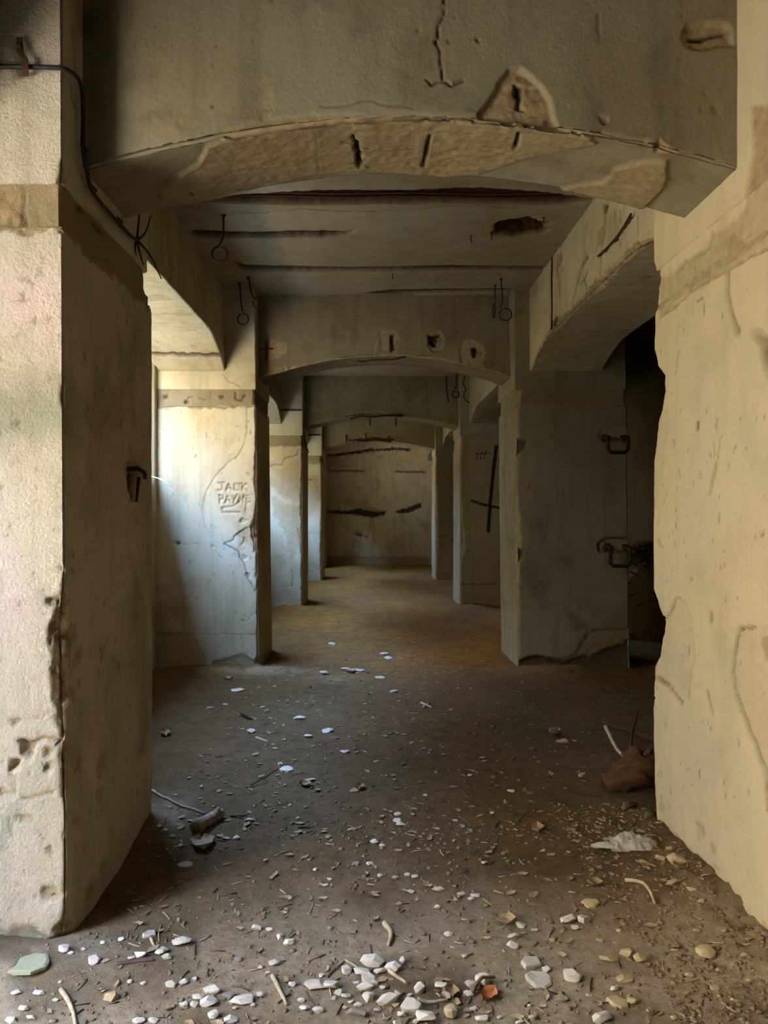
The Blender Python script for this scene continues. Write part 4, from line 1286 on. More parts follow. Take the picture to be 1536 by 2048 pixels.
LEFTS = [(332, 1913, 21, 14, W), (124, 1897, 25, 19, W), (520, 1990, 19, 17, W), (341, 1967, 23, 16, P_), (367, 1964, 19, 14, W), (394, 1994, 23, 15, P_), (388, 2008, 21, 17, P_), (366, 2008, 19, 15, P_), (457, 1992, 29, 15, G_),
         (461, 2039, 31, 19, W), (275, 2043, 27, 13, W), (425, 2030, 23, 21, P_), (512, 1853, 21, 19, W), (538, 1859, 17, 11, P_), (547, 1925, 23, 17, W), (476, 1918, 15, 13, G_), (388, 1957, 12, 12, W), (559, 1873, 15, 16, W),
         (305, 2040, 22, 12, W), (120, 1964, 10, 9, W), (140, 1905, 14, 10, W), (165, 1898, 12, 9, W), (262, 1915, 15, 11, W), (258, 1963, 11, 9, P_), (285, 1966, 12, 9, W), (205, 1885, 13, 9, W), (242, 1878, 14, 10, W), (30, 1985, 22, 13, P_),
         (75, 1985, 26, 14, P_), (45, 2015, 24, 15, P_), (20, 2040, 26, 14, P_), (60, 2035, 20, 12, P_), (110, 2000, 14, 9, P_), (325, 1895, 10, 8, W), (535, 1945, 13, 9, P_), (520, 1935, 11, 8, W), (506, 2010, 12, 9, P_), (470, 2015, 13, 9, P_)]
RIGHTS = [(938, 1987, 23, 15, P_), (987, 1980, 19, 13, P_), (901, 2024, 27, 33, T_), (964, 2037, 27, 17, W), (948, 2018, 17, 15, W), (1095, 1938, 19, 15, P_), (1267, 2000, 25, 21, T_), (1127, 1996, 27, 17, G_), (1232, 1976, 21, 15, P_),
          (1219, 1917, 37, 19, T_), (1170, 1838, 25, 21, P_), (1138, 1836, 31, 27, P_), (1153, 1855, 19, 13, P_), (1016, 1834, 25, 13, P_), (1041, 1849, 21, 15, P_), (1322, 1713, 19, 17, T_), (1252, 1958, 35, 15, T_), (929, 1912, 13, 12, W),
          (897, 1867, 19, 11, W), (875, 1813, 13, 11, W), (1060, 2010, 12, 9, P_), (1000, 2035, 14, 10, P_), (1065, 2035, 16, 12, P_), (1040, 2043, 18, 10, P_), (1330, 1760, 14, 10, T_), (1380, 1950, 18, 13, T_), (1432, 1975, 20, 13, T_),
          (1350, 1900, 14, 10, T_), (1395, 1860, 16, 11, T_), (1310, 1850, 15, 10, T_), (1240, 1860, 13, 9, T_), (1200, 1880, 14, 10, T_), (1105, 1880, 13, 9, T_), (1070, 1860, 14, 9, P_), (1180, 1990, 15, 10, T_), (1300, 2020, 15, 10, T_),
          (1350, 2035, 18, 11, T_), (1440, 1940, 16, 12, T_), (1470, 2000, 18, 12, T_), (1500, 1960, 15, 11, T_), (1490, 1910, 15, 12, T_), (1450, 1860, 17, 12, T_), (1405, 1800, 15, 11, T_), (1340, 1695, 17, 12, T_), (1385, 1775, 20, 13, T_)]
MIDS = [(822, 1783, 17, 11, P_), (922, 1787, 17, 11, P_), (950, 1790, 19, 11, P_), (943, 1797, 15, 9, P_), (739, 1726, 14, 10, P_), (651, 1769, 13, 9, P_), (659, 1757, 11, 8, P_), (830, 1753, 14, 11, P_), (969, 1725, 14, 10, P_), (660, 1855, 13, 10, G_),
        (760, 1750, 12, 9, P_), (790, 1755, 15, 9, T_), (815, 1748, 13, 8, P_), (630, 1738, 10, 8, P_), (912, 1800, 12, 8, T_), (599, 1434, 24, 11, P_), (501, 1461, 18, 13, P_), (688, 1502, 20, 11, P_), (648, 1345, 20, 12, P_),
        (476, 1379, 29, 10, P_), (498, 1639, 18, 10, P_), (788, 1382, 17, 7, P_), (965, 1515, 15, 7, T_), (615, 1472, 18, 10, P_), (560, 1527, 11, 10, T_), (620, 1560, 24, 9, P_), (715, 1340, 30, 9, P_), (690, 1337, 20, 8, P_), (760, 1355, 22, 7, P_),
        (664, 1287, 17, 7, P_), (768, 1307, 17, 7, P_), (472, 1675, 14, 11, P_), (330, 1660, 12, 9, W), (318, 1650, 12, 8, W), (345, 1672, 14, 9, P_), (360, 1690, 12, 8, P_), (795, 1628, 15, 9, P_), (800, 1648, 17, 8, P_), (765, 1690, 14, 9, P_),
        (455, 1355, 16, 9, G_), (420, 1415, 15, 6, P_), (450, 1408, 12, 5, P_), (850, 1590, 9, 6, P_), (940, 1550, 10, 7, P_), (985, 1625, 10, 7, T_), (910, 1640, 11, 6, P_), (1165, 1550, 14, 10, T_), (1150, 1480, 10, 7, T_)]
ANCHORS = {      # things a small chip can be found by
    (47, 1932): 'large greenish slab', (744, 1921): 'broad flat-topped stone', (628, 1971): 'long rounded stone of the central cluster', (776, 1999): 'wide tan-white stone in mid-cluster',
    (853, 2034): 'big white block cut by the bottom edge', (713, 2025): 'dark grey flat stone', (839, 1976): 'upright brick-like stone', (966, 1960): 'white tilted block above the orange leaf',
    (421, 1979): 'upper white block of the window-side pair', (481, 2001): 'long white brick-shaped stone', (1084, 1960): 'largest pale slab', (1206, 2034): 'white stone at the bottom edge',
    (1416, 1906): 'tan boulder by the yellowish pillar', (1270, 1910): 'touching yellowish and grey-tan stones', (1187, 1806): 'thin tan flake below the bent twig', (361, 1884): 'largest white chip by the pillar shadow',
    (186, 1919): 'pointed white chip between slab and purple stick', (579, 1883): 'lone white stone near the short curved stick', (1027, 1880): 'touching pair of chips in the open', (876, 1777): 'pale oblong stone',
    (571, 1537): 'bright angular flake in mid-floor', (656, 1460): 'pale rounded stone farther down the floor', (777, 1315): 'pale stone on the orange floor', (707, 1580): 'pinkish flake', (418, 1645): 'short thick log',
    (1125, 1481): 'ochre stone before the dark opening', (795, 1640): 'pale box-shaped stone', (749, 1682): 'square white chip', (140, 2010): 'bent white stick', (560, 1985): 'straight pale stick',
    (1250, 1685): 'crumpled plastic bag', (1290, 1785): 'bent bleached twig', (1357, 1717): 'tan clod at the pillar foot', (1255, 1545): 'rotten stump', (980, 1985): 'orange leaf', (520, 1330): 'foot of the lettered pillar',
    (489, 1436): 'conifer sprig', (853, 1413): 'crossed splinters'}
ORD = ['closest', 'second closest', 'third closest', 'fourth closest', 'fifth closest', 'sixth closest', 'seventh closest', 'eighth closest', 'ninth closest', 'tenth closest', 'eleventh closest', 'twelfth closest', 'thirteenth closest', 'fourteenth closest', 'fifteenth closest']
SMALL = [(t, 'small stones of the central cluster') for t in CLUSTER] + [(t, 'small chips toward the windows') for t in LEFTS] + [(t, 'small stones toward the dark side') for t in RIGHTS] + [(t, 'little chips in the middle stretch') for t in MIDS]
_tone = {'stone_white': 'white chip', 'stone_pale': 'pale chip', 'stone_tan': 'tan clod', 'stone_grey': 'grey stone'}
_rank = {}
for ak in ANCHORS:
    order = sorted(range(len(SMALL)), key=lambda i: math.hypot(SMALL[i][0][0] - ak[0], SMALL[i][0][1] - ak[1]))
    for n_, i in enumerate(order[:15]):
        _rank.setdefault(i, []).append((n_, math.hypot(SMALL[i][0][0] - ak[0], SMALL[i][0][1] - ak[1]), ak))
for i, ((px, py, w, h, m_), g) in enumerate(SMALL):
    if i in _rank:
        n_, d_, ak = min(_rank[i], key=lambda r: r[0] + r[1] / 60)
        lab = 'small %s %s to the %s' % (_tone[m_], ORD[n_], ANCHORS[ak])
    else:
        lab = 'small stone chip lying by itself toward the ' + ('dark side' if px > 768 else 'window side')
    stone(px, py, w, h, m_, lab, g)

# crumbs and leaf litter nobody could count
_cr = np.random.default_rng(3)


def scatter(n, zones):
    pts = []
    for (x0, x1, y0, y1, wgt) in zones:
        k = int(n * wgt)
        pts.append(np.c_[_cr.uniform(x0, x1, k), y0 + (y1 - y0) * _cr.random(k) ** 1.3])
    P = np.concatenate(pts)
    keep = np.ones(len(P), bool)
    for a, b in PIER_Y:
        keep &= ~((P[:, 1] > a) & (P[:, 1] < b) & ((P[:, 0] < XL + .02) | (P[:, 0] > XR - .02)))
    return P[keep]


ico = np.array([(-.5257, 0, .8507), (.5257, 0, .8507), (-.5257, 0, -.8507), (.5257, 0, -.8507), (0, .8507, .5257), (0, .8507, -.5257), (0, -.8507, .5257), (0, -.8507, -.5257), (.8507, .5257, 0), (-.8507, .5257, 0), (.8507, -.5257, 0), (-.8507, -.5257, 0)])
icof = np.array([(0, 1, 4), (0, 4, 9), (9, 4, 5), (4, 8, 5), (4, 1, 8), (8, 1, 10), (8, 10, 3), (5, 8, 3), (5, 3, 2), (2, 3, 7), (7, 3, 10), (7, 10, 6), (7, 6, 11), (11, 6, 0), (0, 6, 1), (6, 10, 1), (9, 11, 0), (9, 2, 11), (9, 5, 2), (7, 11, 2)])


def gravel(name, label, n, zones, size, mat, squash=.6):
    P = scatter(n, zones)
    k = len(P)
    z = floor_z(P[:, 0], P[:, 1])
    s = size[0] + (size[1] - size[0]) * _cr.random(k) ** 3
    sc = s[:, None] * _cr.uniform(.6, 1.3, (k, 3)) * np.array([1, 1, squash])
    V = ico[None] * sc[:, None, :] * _cr.uniform(.75, 1.2, (k, 12, 1))
    a = _cr.uniform(0, 6.28, k)
    c, sn = np.cos(a)[:, None], np.sin(a)[:, None]
    V = np.stack([V[..., 0] * c - V[..., 1] * sn, V[..., 0] * sn + V[..., 1] * c, V[..., 2]], -1)
    V += np.c_[P, z + s * .15][:, None, :]
    Fc = (icof[None] + (np.arange(k) * 12)[:, None, None]).reshape(-1, 3)
    return tag(new_mesh(name, V.reshape(-1, 3), Fc, mat, smooth=False), label, 'gravel', kind='stuff')


gravel('gravel', 'fine pale plaster crumbs sprinkled over the lit floor', 2600, [(-1.0, 1.5, 1.9, 2.7, .42), (-1.9, 1.4, 2.2, 4.0, .12), (-1.2, .9, 4, 7, .06), (-1.6, -.7, 6.3, 6.68, .05), (-1.6, -.9, 2.15, 2.6, .10), (-.9, .9, 7, 15, .05), (-1.0, -.6, 3.1, 3.8, .05)], (.0015, .007), M['crumb_pale'])
gravel('gravel', 'brown earth crumbs banked along the pillar feet', 6500, [(.9, 1.5, 2.0, 3.6, .40), (-1.0, 1.4, 1.95, 3.4, .28), (-1.05, 1.3, 3.2, 7, .18), (1.2, 2.3, 3.4, 6.6, .08), (-1.9, -1.0, 3.4, 6.6, .06)], (.002, .012), M['crumb'])


def litter(name, label, n, zones, mat, ln=(.015, .06), wd=.0022):
    """straws and splinters lying on the floor"""
    P = scatter(n, zones)
    k = len(P)
    l = ln[0] + (ln[1] - ln[0]) * _cr.random(k) ** 2
    a = _cr.uniform(0, 3.14, k)
    w = wd * _cr.uniform(.5, 1.5, k)
    bend = _cr.uniform(-.3, .3, k)
    rows = []
    for t in (-.5, 0, .5):
        x = P[:, 0] + l * t * np.cos(a) - bend * l * t * t * np.sin(a)
        y = P[:, 1] + l * t * np.sin(a) + bend * l * t * t * np.cos(a)
        z = floor_z(x, y) + w * .8
        nx, ny = -np.sin(a) * w, np.cos(a) * w
        rows += [np.c_[x + nx, y + ny, z], np.c_[x - nx, y - ny, z], np.c_[x, y, z + w * 1.2]]
    V = np.stack(rows, 1).reshape(-1, 3)
    base = []
    for s in (0, 3):
        for i, j in ((0, 1), (1, 2), (2, 0)):
            base += [(s + i, s + j, s + 3 + j), (s + i, s + 3 + j, s + 3 + i)]
    base = np.array(base + [(2, 1, 0), (6, 7, 8)])
    Fc = (base[None] + (np.arange(k) * 9)[:, None, None]).reshape(-1, 3)
    return tag(new_mesh(name, V, Fc, mat, smooth=False), label, 'litter', kind='stuff')


litter('litter', 'pale straws and splinters strewn on the floor', 380, [(-1.0, 1.4, 1.95, 3.2, .5), (-1.0, 1.2, 3.2, 7, .22), (-.8, .8, 7, 12, .1)], M['wood_pale'])
litter('litter', 'dark splinters and twiglets strewn on the floor', 700, [(-1.0, 1.4, 1.95, 3.4, .35), (-1.05, 1.3, 3.2, 7, .5), (-.9, 1.1, 7, 14, .15)], M['wood_dark'], (.015, .07), .0022)


def leaf_litter(name, label, n, zones, mat):
    P = scatter(n, zones)
    z = floor_z(P[:, 0], P[:, 1])
    V, Fc = [], []
    for (x, y), zz in zip(P, z):
        s = _cr.uniform(.008, .026)
        a = _cr.uniform(0, 6.28)
        w = _cr.uniform(.35, .6)
        b = len(V)
        for (u, v, h) in ((-1, 0, .1), (-.3, -w, .25), (.5, -w * .7, .2), (1, 0, .5), (.4, w * .7, .35), (-.3, w, .3), (0, 0, .12)):
            V.append((x + s * (u * math.cos(a) - v * math.sin(a)), y + s * (u * math.sin(a) + v * math.cos(a)), zz + .002 + s * h * _cr.uniform(.4, 1.2)))
        Fc += [[b + 6, b + k, b + (k + 1) % 6] for k in range(6)]
    return tag(new_mesh(name, V, Fc, mat, smooth=False), label, 'litter', kind='stuff')


leaf_litter('fallen_leaves', 'brown dry leaf scraps scattered over the floor', 650, [(-1.0, 1.4, 1.95, 3.4, .35), (-1.05, 1.3, 3.2, 7, .5), (-.9, 1.1, 7, 14, .15)], M['leaf_brown'])
leaf_litter('fallen_leaves', 'pale dry leaf scraps scattered over the floor', 160, [(-1.0, 1.4, 1.95, 3.4, .4), (-1.05, 1.1, 3.2, 7, .6)], M['leaf_pale'])


# ---------------------------------------------------------------- sticks, log, leaves on the floor
def stick(name, pix, rad, mat, label, cat='twig', lift=0, n=14, bump=.12, group='sticks and twigs on the floor', taper=.6):
    pts = [on_floor(p) for p in pix]
    pts = smoothed(pts, n)
    r = [rad * (1 - (1 - taper) * i / (n - 1)) for i in range(n)]
    if isinstance(lift, (int, float)):
        lift = [lift, lift]
    up = np.interp(np.linspace(0, 1, n), np.linspace(0, 1, len(lift)), lift)
    pts = [(x, y, fz(x, y) + r[i] * .75 + up[i]) for i, (x, y, z) in enumerate(pts)]
    o = tube(name, pts, r, M[mat], None, 7, bump, len(bpy.data.objects))
    return tag(o, label, cat, group)


lg = empty('log', on_floor((418, 1655)), 'short thick log lying beside the closest window-side pillar', 'log')
lp = [on_floor(p) for p in ((390, 1668), (405, 1657), (425, 1645), (443, 1634))]
lp = smoothed(lp, 12)
lr = [.030, .034, .031, .029, .028, .027, .027, .026, .027, .026, .025, .022]
lp3 = [(x, y, fz(x, y) + lr[i] * .9) for i, (x, y, z) in enumerate(lp)]
child(tube('trunk', lp3, lr, M['bark'], None, 12, .10, 4), lg)
e = Vector(lp3[0])
child(tube('cut_end', [tuple(e + Vector((.004, .002, 0))), tuple(e - Vector((.006, .004, 0)))], [.026, .024], M['wood_dark'], None, 12, .05, 3), lg)
child(tube('knot', [lp3[9], (lp3[9][0] + .012, lp3[9][1], lp3[9][2] + .035)], [.014, .008], M['bark'], None, 8, .1, 5), lg)

stick('vine', [(303, 1583), (325, 1597), (345, 1607), (380, 1618), (412, 1630)], .006, 'wood_pale', 'long thin pale vine running from the pillar to the log', 'twig', .004)
stick('twig', [(1250, 1769), (1275, 1771), (1291, 1780), (1302, 1795), (1310, 1811)], .0075, 'wood_pale', 'bent bleached twig near the foot of the yellowish pillar', lift=[.012, .02, .005])
stick('twig', [(768, 1850), (780, 1862), (783, 1876), (777, 1893)], .010, 'wood_pale', 'short curved stick with a dark end, alone on the bare floor')
stick('twig', [(545, 1955), (558, 1980), (574, 2012)], .008, 'wood_pale', 'straight pale stick at the window-side end of the central rubble')
stick('twig', [(122, 1983), (137, 2003), (148, 2030), (152, 2060)], .008, 'wood_pale', 'bent white stick near the bottom corner below the slab')
stick('twig', [(231, 1930), (270, 1925), (309, 1921)], .006, 'wood_purple', 'straight purple-brown stick below the white chips')
stick('twig', [(655, 1955), (672, 1938), (690, 1922)], .004, 'wood_dark', 'thin dark twig rising toward the broad flat-topped stone')
stick('twig', [(690, 1922), (702, 1927), (715, 1937)], .004, 'wood_pale', 'thin pale twig meeting the dark one by the broad stone')
stick('twig', [(778, 1953), (795, 1966), (813, 1977)], .007, 'wood_pale', 'pale stick lying among the central stones', lift=.015)
stick('twig', [(835, 2002), (860, 2008), (896, 2001)], .006, 'wood_pale', 'slightly curved stick below the upright brick-like stone')
stick('twig', [(945, 1991), (955, 1980), (970, 1973), (990, 1969)], .006, 'wood_dark', 'dark curved twig hooked over the orange leaf', lift=[.004, .03, .02])
stick('twig', [(322, 1852), (317, 1866), (318, 1884)], .003, 'wood_pale', 'hair-thin pale twig standing out at the pillar shadow edge')
stick('twig', [(302, 1879), (311, 1899)], .006, 'wood_pale', 'stubby pale splinter among the white chips')
stick('twig', [(1195, 1783), (1230, 1798), (1250, 1790)], .004, 'wood_dark', 'thin dark twig under the bent bleached twig')
stick('twig', [(575, 1530), (545, 1545), (500, 1572)], .004, 'wood_dark', 'thin dark twig out in the middle of the floor')
stick('twig', [(595, 1656), (628, 1654)], .006, 'wood_dark', 'straight dark stick in the middle ground')
stick('twig', [(512, 1477), (536, 1484)], .009, 'wood_pale', 'stubby pale stick in the middle ground')
stick('twig', [(610, 1384), (630, 1386), (645, 1388)], .009, 'wood_dark', 'dark stick farther down the floor')
stick('twig', [(1035, 1645), (1050, 1628)], .004, 'wood_dark', 'upright-looking dark twig on the dark side')
stick('twig', [(460, 1634), (492, 1632)], .008, 'wood_dark', 'dark stub of wood just past the log')
xs_ = empty('wooden_cross', on_floor((853, 1413)), 'two small pale splinters crossed on the floor', 'splinter')
for a, b in (((842, 1408), (864, 1418)), ((846, 1417), (860, 1408))):
    pa, pb = on_floor(a), on_floor(b)
    child(tube('splinter', [(pa[0], pa[1], pa[2] + .012), (pb[0], pb[1], pb[2] + .012)], .008, M['wood_pale'], None, 6), xs_)

# sprig of dead conifer
sp = empty('conifer_sprig', on_floor((489, 1436)), 'small dark conifer sprig lying on the floor', 'sprig')
a, b = Vector(on_floor((480, 1430))), Vector(on_floor((497, 1440)))
child(tube('stem', [tuple(a + Vector((0, 0, .02))), tuple(b + Vector((0, 0, .01)))], .004, M['wood_dark'], None, 5), sp)
V, Fc = [], []
for i in range(26):
    t = i / 26
    c = a.lerp(b, t) + Vector((0, 0, .02))
    for s in (-1, 1):
        d = (b - a).normalized()
        w = Vector((-d.y, d.x, 0)) * s
        tip = c + (d * .6 + w).normalized() * .035 + Vector((0, 0, random.uniform(0, .02)))
        k = len(V)
        V += [tuple(c + d * .003), tuple(c - d * .003), tuple(tip), tuple(c + Vector((0, 0, .004)))]
        Fc += [[k, k + 1, k + 2], [k, k + 2, k + 3], [k + 1, k + 3, k + 2]]
child(tag(new_mesh('needles', V, Fc, M['wood_dark'], smooth=False), kind='stuff'), sp)


def leaf(pix, size, mat, label, seed, curl=.4, cat='leaf', stem=True):
    """a dry curled leaf: cupped blade with thickness and a stalk"""
    q = on_floor(pix)
    root = empty('dry_leaf', q, label, cat, 'single dry leaves')
    r = random.Random(seed)
    n, m = 9, 7
    V = []
    ang = r.uniform(0, 6.28)
    for side in (0, 1):
        for i in range(n):
            t = i / (n - 1)
            w = .42 * math.sin(math.pi * min(1, t * .96 + .04)) ** .8 * (1 + .18 * math.sin(9 * t + seed))
            for j in range(m):
                s = j / (m - 1) * 2 - 1
                x, y = (t - .5) * size, s * w * size
                z = curl * size * (.55 * s * s + .35 * (t - .4) ** 2 * 2) + .004 + .02 * size * math.sin(11 * t + 4 * s + seed) - side * .0012
                V.append((x * math.cos(ang) - y * math.sin(ang), x * math.sin(ang) + y * math.cos(ang), z))
    Fc = []
    for i in range(n - 1):
        for j in range(m - 1):
            k = i * m + j
            Fc.append([k, k + m, k + m + 1, k + 1])
            k += n * m
            Fc.append([k, k + 1, k + m + 1, k + m])
    new_mesh('blade', V, Fc, M[mat], root)
    if stem:
        c, s_ = math.cos(ang), math.sin(ang)
        tube('stalk', [(-.5 * size * c, -.5 * size * s_, .01), (-.8 * size * c, -.8 * size * s_, .006)], .0015, M['wood_dark'], root, 5)
    return root


leaf((978, 1995), .060, 'leaf_orange', 'orange curled leaf beside the white tilted block', 1)
leaf((1012, 1846), .075, 'leaf_brown', 'brown curled leaf under pale chips on the dark-side floor', 2)
leaf((905, 1988), .045, 'leaf_brown', 'small brown leaf behind the upright brick-like stone', 3)
leaf((720, 1577), .06, 'leaf_brown', 'brown leaf by the pinkish flake', 4)
leaf((1108, 1470), .09, 'leaf_pale', 'ochre leaf standing near the ochre stone in the dark', 5, .7)
leaf((405, 1690), .13, 'leaf_pale', 'long pale bark-like leaf lying below the log', 6, .25)
leaf((330, 1470), .09, 'leaf_brown', 'brown leaf at the back edge of the closest pillar', 7)
leaf((1075, 1660), .07, 'leaf_brown', 'brown leaf in front of the dark opening', 8)
leaf((1190, 1770), .06, 'leaf_brown', 'brown leaf above the thin tan flake', 9)
leaf((1360, 1735), .07, 'leaf_brown', 'brown leaf at the yellowish pillar foot', 10)
leaf((610, 1572), .07, 'leaf_brown', 'dark curled leaf in the middle of the floor', 11)
leaf((700, 1345), .10, 'leaf_pale', 'pale leaf heaped before the lettered pillar', 12)

# crumpled plastic at the dark side
q0 = on_floor((1252, 1690))
bag = empty('plastic_bag', q0, 'crumpled dirty white plastic bag by the yellowish pillar foot', 'bag')


def crumple(name, L, W_, H_, seed, mat, off=(0, 0)):
    n, m = 44, 26
    gx_, gy_ = np.meshgrid(np.linspace(-1, 1, n), np.linspace(-1, 1, m))
    p = np.c_[gx_.ravel(), gy_.ravel(), np.full(gx_.size, seed * 3.3)]
    ridge = 1 - np.abs(fbm(p, 2.2, 3, seed))
    rr = np.clip(1 - (p[:, 0] ** 2 + p[:, 1] ** 2) ** .5, 0, 1) ** .5
    z = rr * (.25 + .9 * (ridge - .5)) * H_ + .006
    x = p[:, 0] * L * (1 + .35 * fbm(p, 2.6, 2, seed + 1)) + off[0]
    y = p[:, 1] * W_ * (1 + .5 * fbm(p, 2.6, 2, seed + 2)) + off[1]
    V = np.c_[x, y, z]
    V2 = V - np.array([0, 0, .0015])
    f = grid_faces(m, n)
    return new_mesh(name, np.r_[V, V2], np.r_[f, f[:, ::-1] + len(V)], M[mat], bag, smooth=True)


crumple('body', .10, .065, .075, 3, 'plastic', (.02, 0))
crumple('handle', .07, .018, .03, 6, 'plastic', (-.09, -.02))

# rotten stump and branches in the dark opening
def world_tube(name, pts, rad, mat, parent=None, n=9, bump=.12, seed=0, m=14):
    pts = smoothed(pts, m)
    r = np.interp(np.linspace(0, 1, m), np.linspace(0, 1, len(rad)), rad)
    o = tube(name, pts, list(r), M[mat], None, n, bump, seed)
    return child(o, parent) if parent is not None else o


b0 = Vector(on_floor((1215, 1590)))
st = empty('rotten_stump', b0, 'reddish rotten stump of wood lying in the dark opening', 'wood')
world_tube('trunk', [b0 + Vector((-.01, .02, .055)), b0 + Vector((.10, .03, .085)), b0 + Vector((.22, .05, .12)), b0 + Vector((.36, .10, .15))], [.045, .075, .085, .07], 'wood_red', st, 11, .28, 2)
world_tube('stub', [b0 + Vector((.14, .05, .12)), b0 + Vector((.16, .06, .19)), b0 + Vector((.19, .07, .215))], [.055, .05, .03], 'wood_red', st, 9, .3, 3)
world_tube('splinter', [b0 + Vector((.18, .05, .14)), b0 + Vector((.24, .06, .21)), b0 + Vector((.27, .08, .22))], [.03, .026, .012], 'wood_red', st, 8, .3, 5)
for pix, rad, lab, up in (([(1212, 1488), (1222, 1512), (1245, 1530), (1262, 1548)], .014, 'pale curved branch behind the rotten stump', [.10, .10, .06, .03]),
                          ([(1200, 1470), (1245, 1480), (1300, 1495), (1350, 1500)], .02, 'reddish straight branch lying farther into the dark opening', [.08, .07, .05, .03]),
                          ([(1262, 1545), (1262, 1520), (1275, 1495)], .010, 'dark forked branch poking up behind the stump', [.05, .14, .22])):
    stick('branch', pix, rad, 'wood_red' if 'red' in lab or 'dark' in lab else 'wood_pale', lab, 'branch', up, 12, .15, 'branches in the dark opening')
for (px, py, lab) in ((1290, 1640, 'dark pine cone at the foot of the yellowish pillar'), (1245, 1620, 'dark pine cone in front of the rotten stump')):
    q = on_floor((px, py))
    pc = empty('pine_cone', q, lab, 'cone', 'pine cones')
    tube('core', [(0, 0, .004), (.02, .01, .022), (.05, .02, .022), (.07, .03, .018)], [.008, .018, .016, .006], M['wood_dark'], pc, 8)
    V, Fc = [], []
    for i in range(40):
        t = i / 40
        a = i * 2.4
        c = Vector((.01 + .055 * t, .005 + .022 * t, .022))
        rr = .024 * math.sin(math.pi * (.15 + .8 * t))
        d = Vector((-.3, math.cos(a), math.sin(a))).normalized()
        tip = c + d * rr * 1.4
        k = len(V)
        V += [tuple(c + d * rr * .4 + Vector((.004, 0, 0))), tuple(tip + Vector((0, .005, .002))), tuple(tip - Vector((0, .005, .002))), tuple(tip + Vector((.004, 0, 0)))]
        Fc += [[k, k + 1, k + 3], [k, k + 3, k + 2], [k + 1, k + 2, k + 3]]
    new_mesh('scales', V, Fc, M['wood_dark'], pc, smooth=False)

# heap of brushwood far in the side room
hp = empty('brushwood_heap', (3.35, 8.9, 0), 'brown heap of leaves and brushwood in the unlit side room', 'heap', kind='stuff')
gx, gy = np.meshgrid(np.linspace(-1, 1, 60), np.linspace(-1, 1, 50))
p3 = np.c_[gx.ravel(), gy.ravel(), 0 * gx.ravel()]
hz = np.clip(1 - (p3[:, 0] ** 2 + p3[:, 1] ** 2), 0, 1) ** .7 * 1.05 + .10 * fbm(p3, 5, 4, 4) * np.clip(1.1 - (p3[:, 0] ** 2 + p3[:, 1] ** 2), 0, 1)
new_mesh('mound', np.c_[p3[:, 0] * .85, p3[:, 1] * .8, hz - .02], grid_faces(50, 60), M['leaf_brown'], hp)
rr = random.Random(9)
V, Fc = [], []
for i in range(240):
    a, b = rr.uniform(-.7, .7), rr.uniform(-.75, .6)
    h = max(0, 1 - (a * a / .72 + b * b / .64)) ** .7 * 1.05
    d = Vector((rr.gauss(0, 1), rr.gauss(0, 1), rr.gauss(0, .35))).normalized() * rr.uniform(.05, .16)
    v, f = tube_data([Vector((a, b, h)) - d, Vector((a, b, h + .02)) + d], rr.uniform(.004, .012), 4)
    Fc += [[k + len(V) for k in q] for q in f]
    V += v
new_mesh('brushwood', V, Fc, M['wood_red'], hp)

# ---------------------------------------------------------------- iron: hooks, staples, nails, wires
def ring_pts(c, r, start, sweep, n=16, plane='xz'):
    out = []
    for i in range(n + 1):
        a = start + sweep * i / n
        if plane == 'xz':
            out.append((c[0] + r * math.cos(a), c[1], c[2] + r * math.sin(a)))
        else:
            out.append((c[0], c[1] + r * math.cos(a), c[2] + r * math.sin(a)))
    return out


def hook(pix, Y, ring_px, r_px, label, turn=1, rad=.007, group='iron eye hooks hanging from the ceiling', plane='xz', name='ceiling_hook'):
    """an iron rod hung from the ceiling, bent into an eye at its lower end"""
    pts = [onY(p, Y) for p in pix]
    top = (pts[0][0], Y, ZC + .02)
    root = empty(name, top, label, 'hook', group)
    c = onY(ring_px, Y)
    r = r_px * Y / F
    rod = [top] + pts[1:]
    a0 = math.atan2(rod[-1][2] - c[2], rod[-1][0] - c[0]) if plane == 'xz' else math.pi / 2
    child(tube('rod', smoothed(rod, 12), rad, M['iron'], None, 7), root)
    child(tube('eye', ring_pts(c, r, a0, turn * 5.9, 20, plane), rad, M['iron'], None, 7), root)
    child(tube('socket', [(top[0], Y, ZC + .01), (top[0], Y, ZC - .012)], [.022, .012], M['rust'], None, 8, .2, 3), root)
    return root


hook([(447, 430), (447, 470), (443, 485), (437, 492)], 5.0, (439, 508), 15, 'iron rod ending in a closed ring, nearest of the hooks on the window side', 1)
hook([(479, 575), (482, 605), (485, 622)], 6.5, (486, 638), 11, 'iron eye hook in the shade above the lettered pillar, straight rod', -1)
hook([(497, 560), (502, 585), (508, 597)], 6.35, (516, 606), 10, 'twisted iron hook beside the straight one above the lettered pillar', -1)
hook([(1002, 558), (1003, 575), (1006, 600), (1001, 615)], 6.37, (1011, 629), 12, 'long iron hook with an open ring before the stapled pillar', 1)
hook([(990, 578), (990, 600), (989, 608)], 6.55, (988, 622), 14, 'iron hook seen edge-on beside the open ring hook', 1, plane='yz')
hook([(913, 757), (913, 770), (910, 778)], 10.9, (911, 789), 7, 'small far iron eye hook before the third beam', 1, .012)


def wire(name, pts, rad, label, cat='wire', group=None, mat='iron', n=24):
    o = tube(name, smoothed(pts, n), rad, M[mat], None, 6)
    return tag(o, label, cat, group)


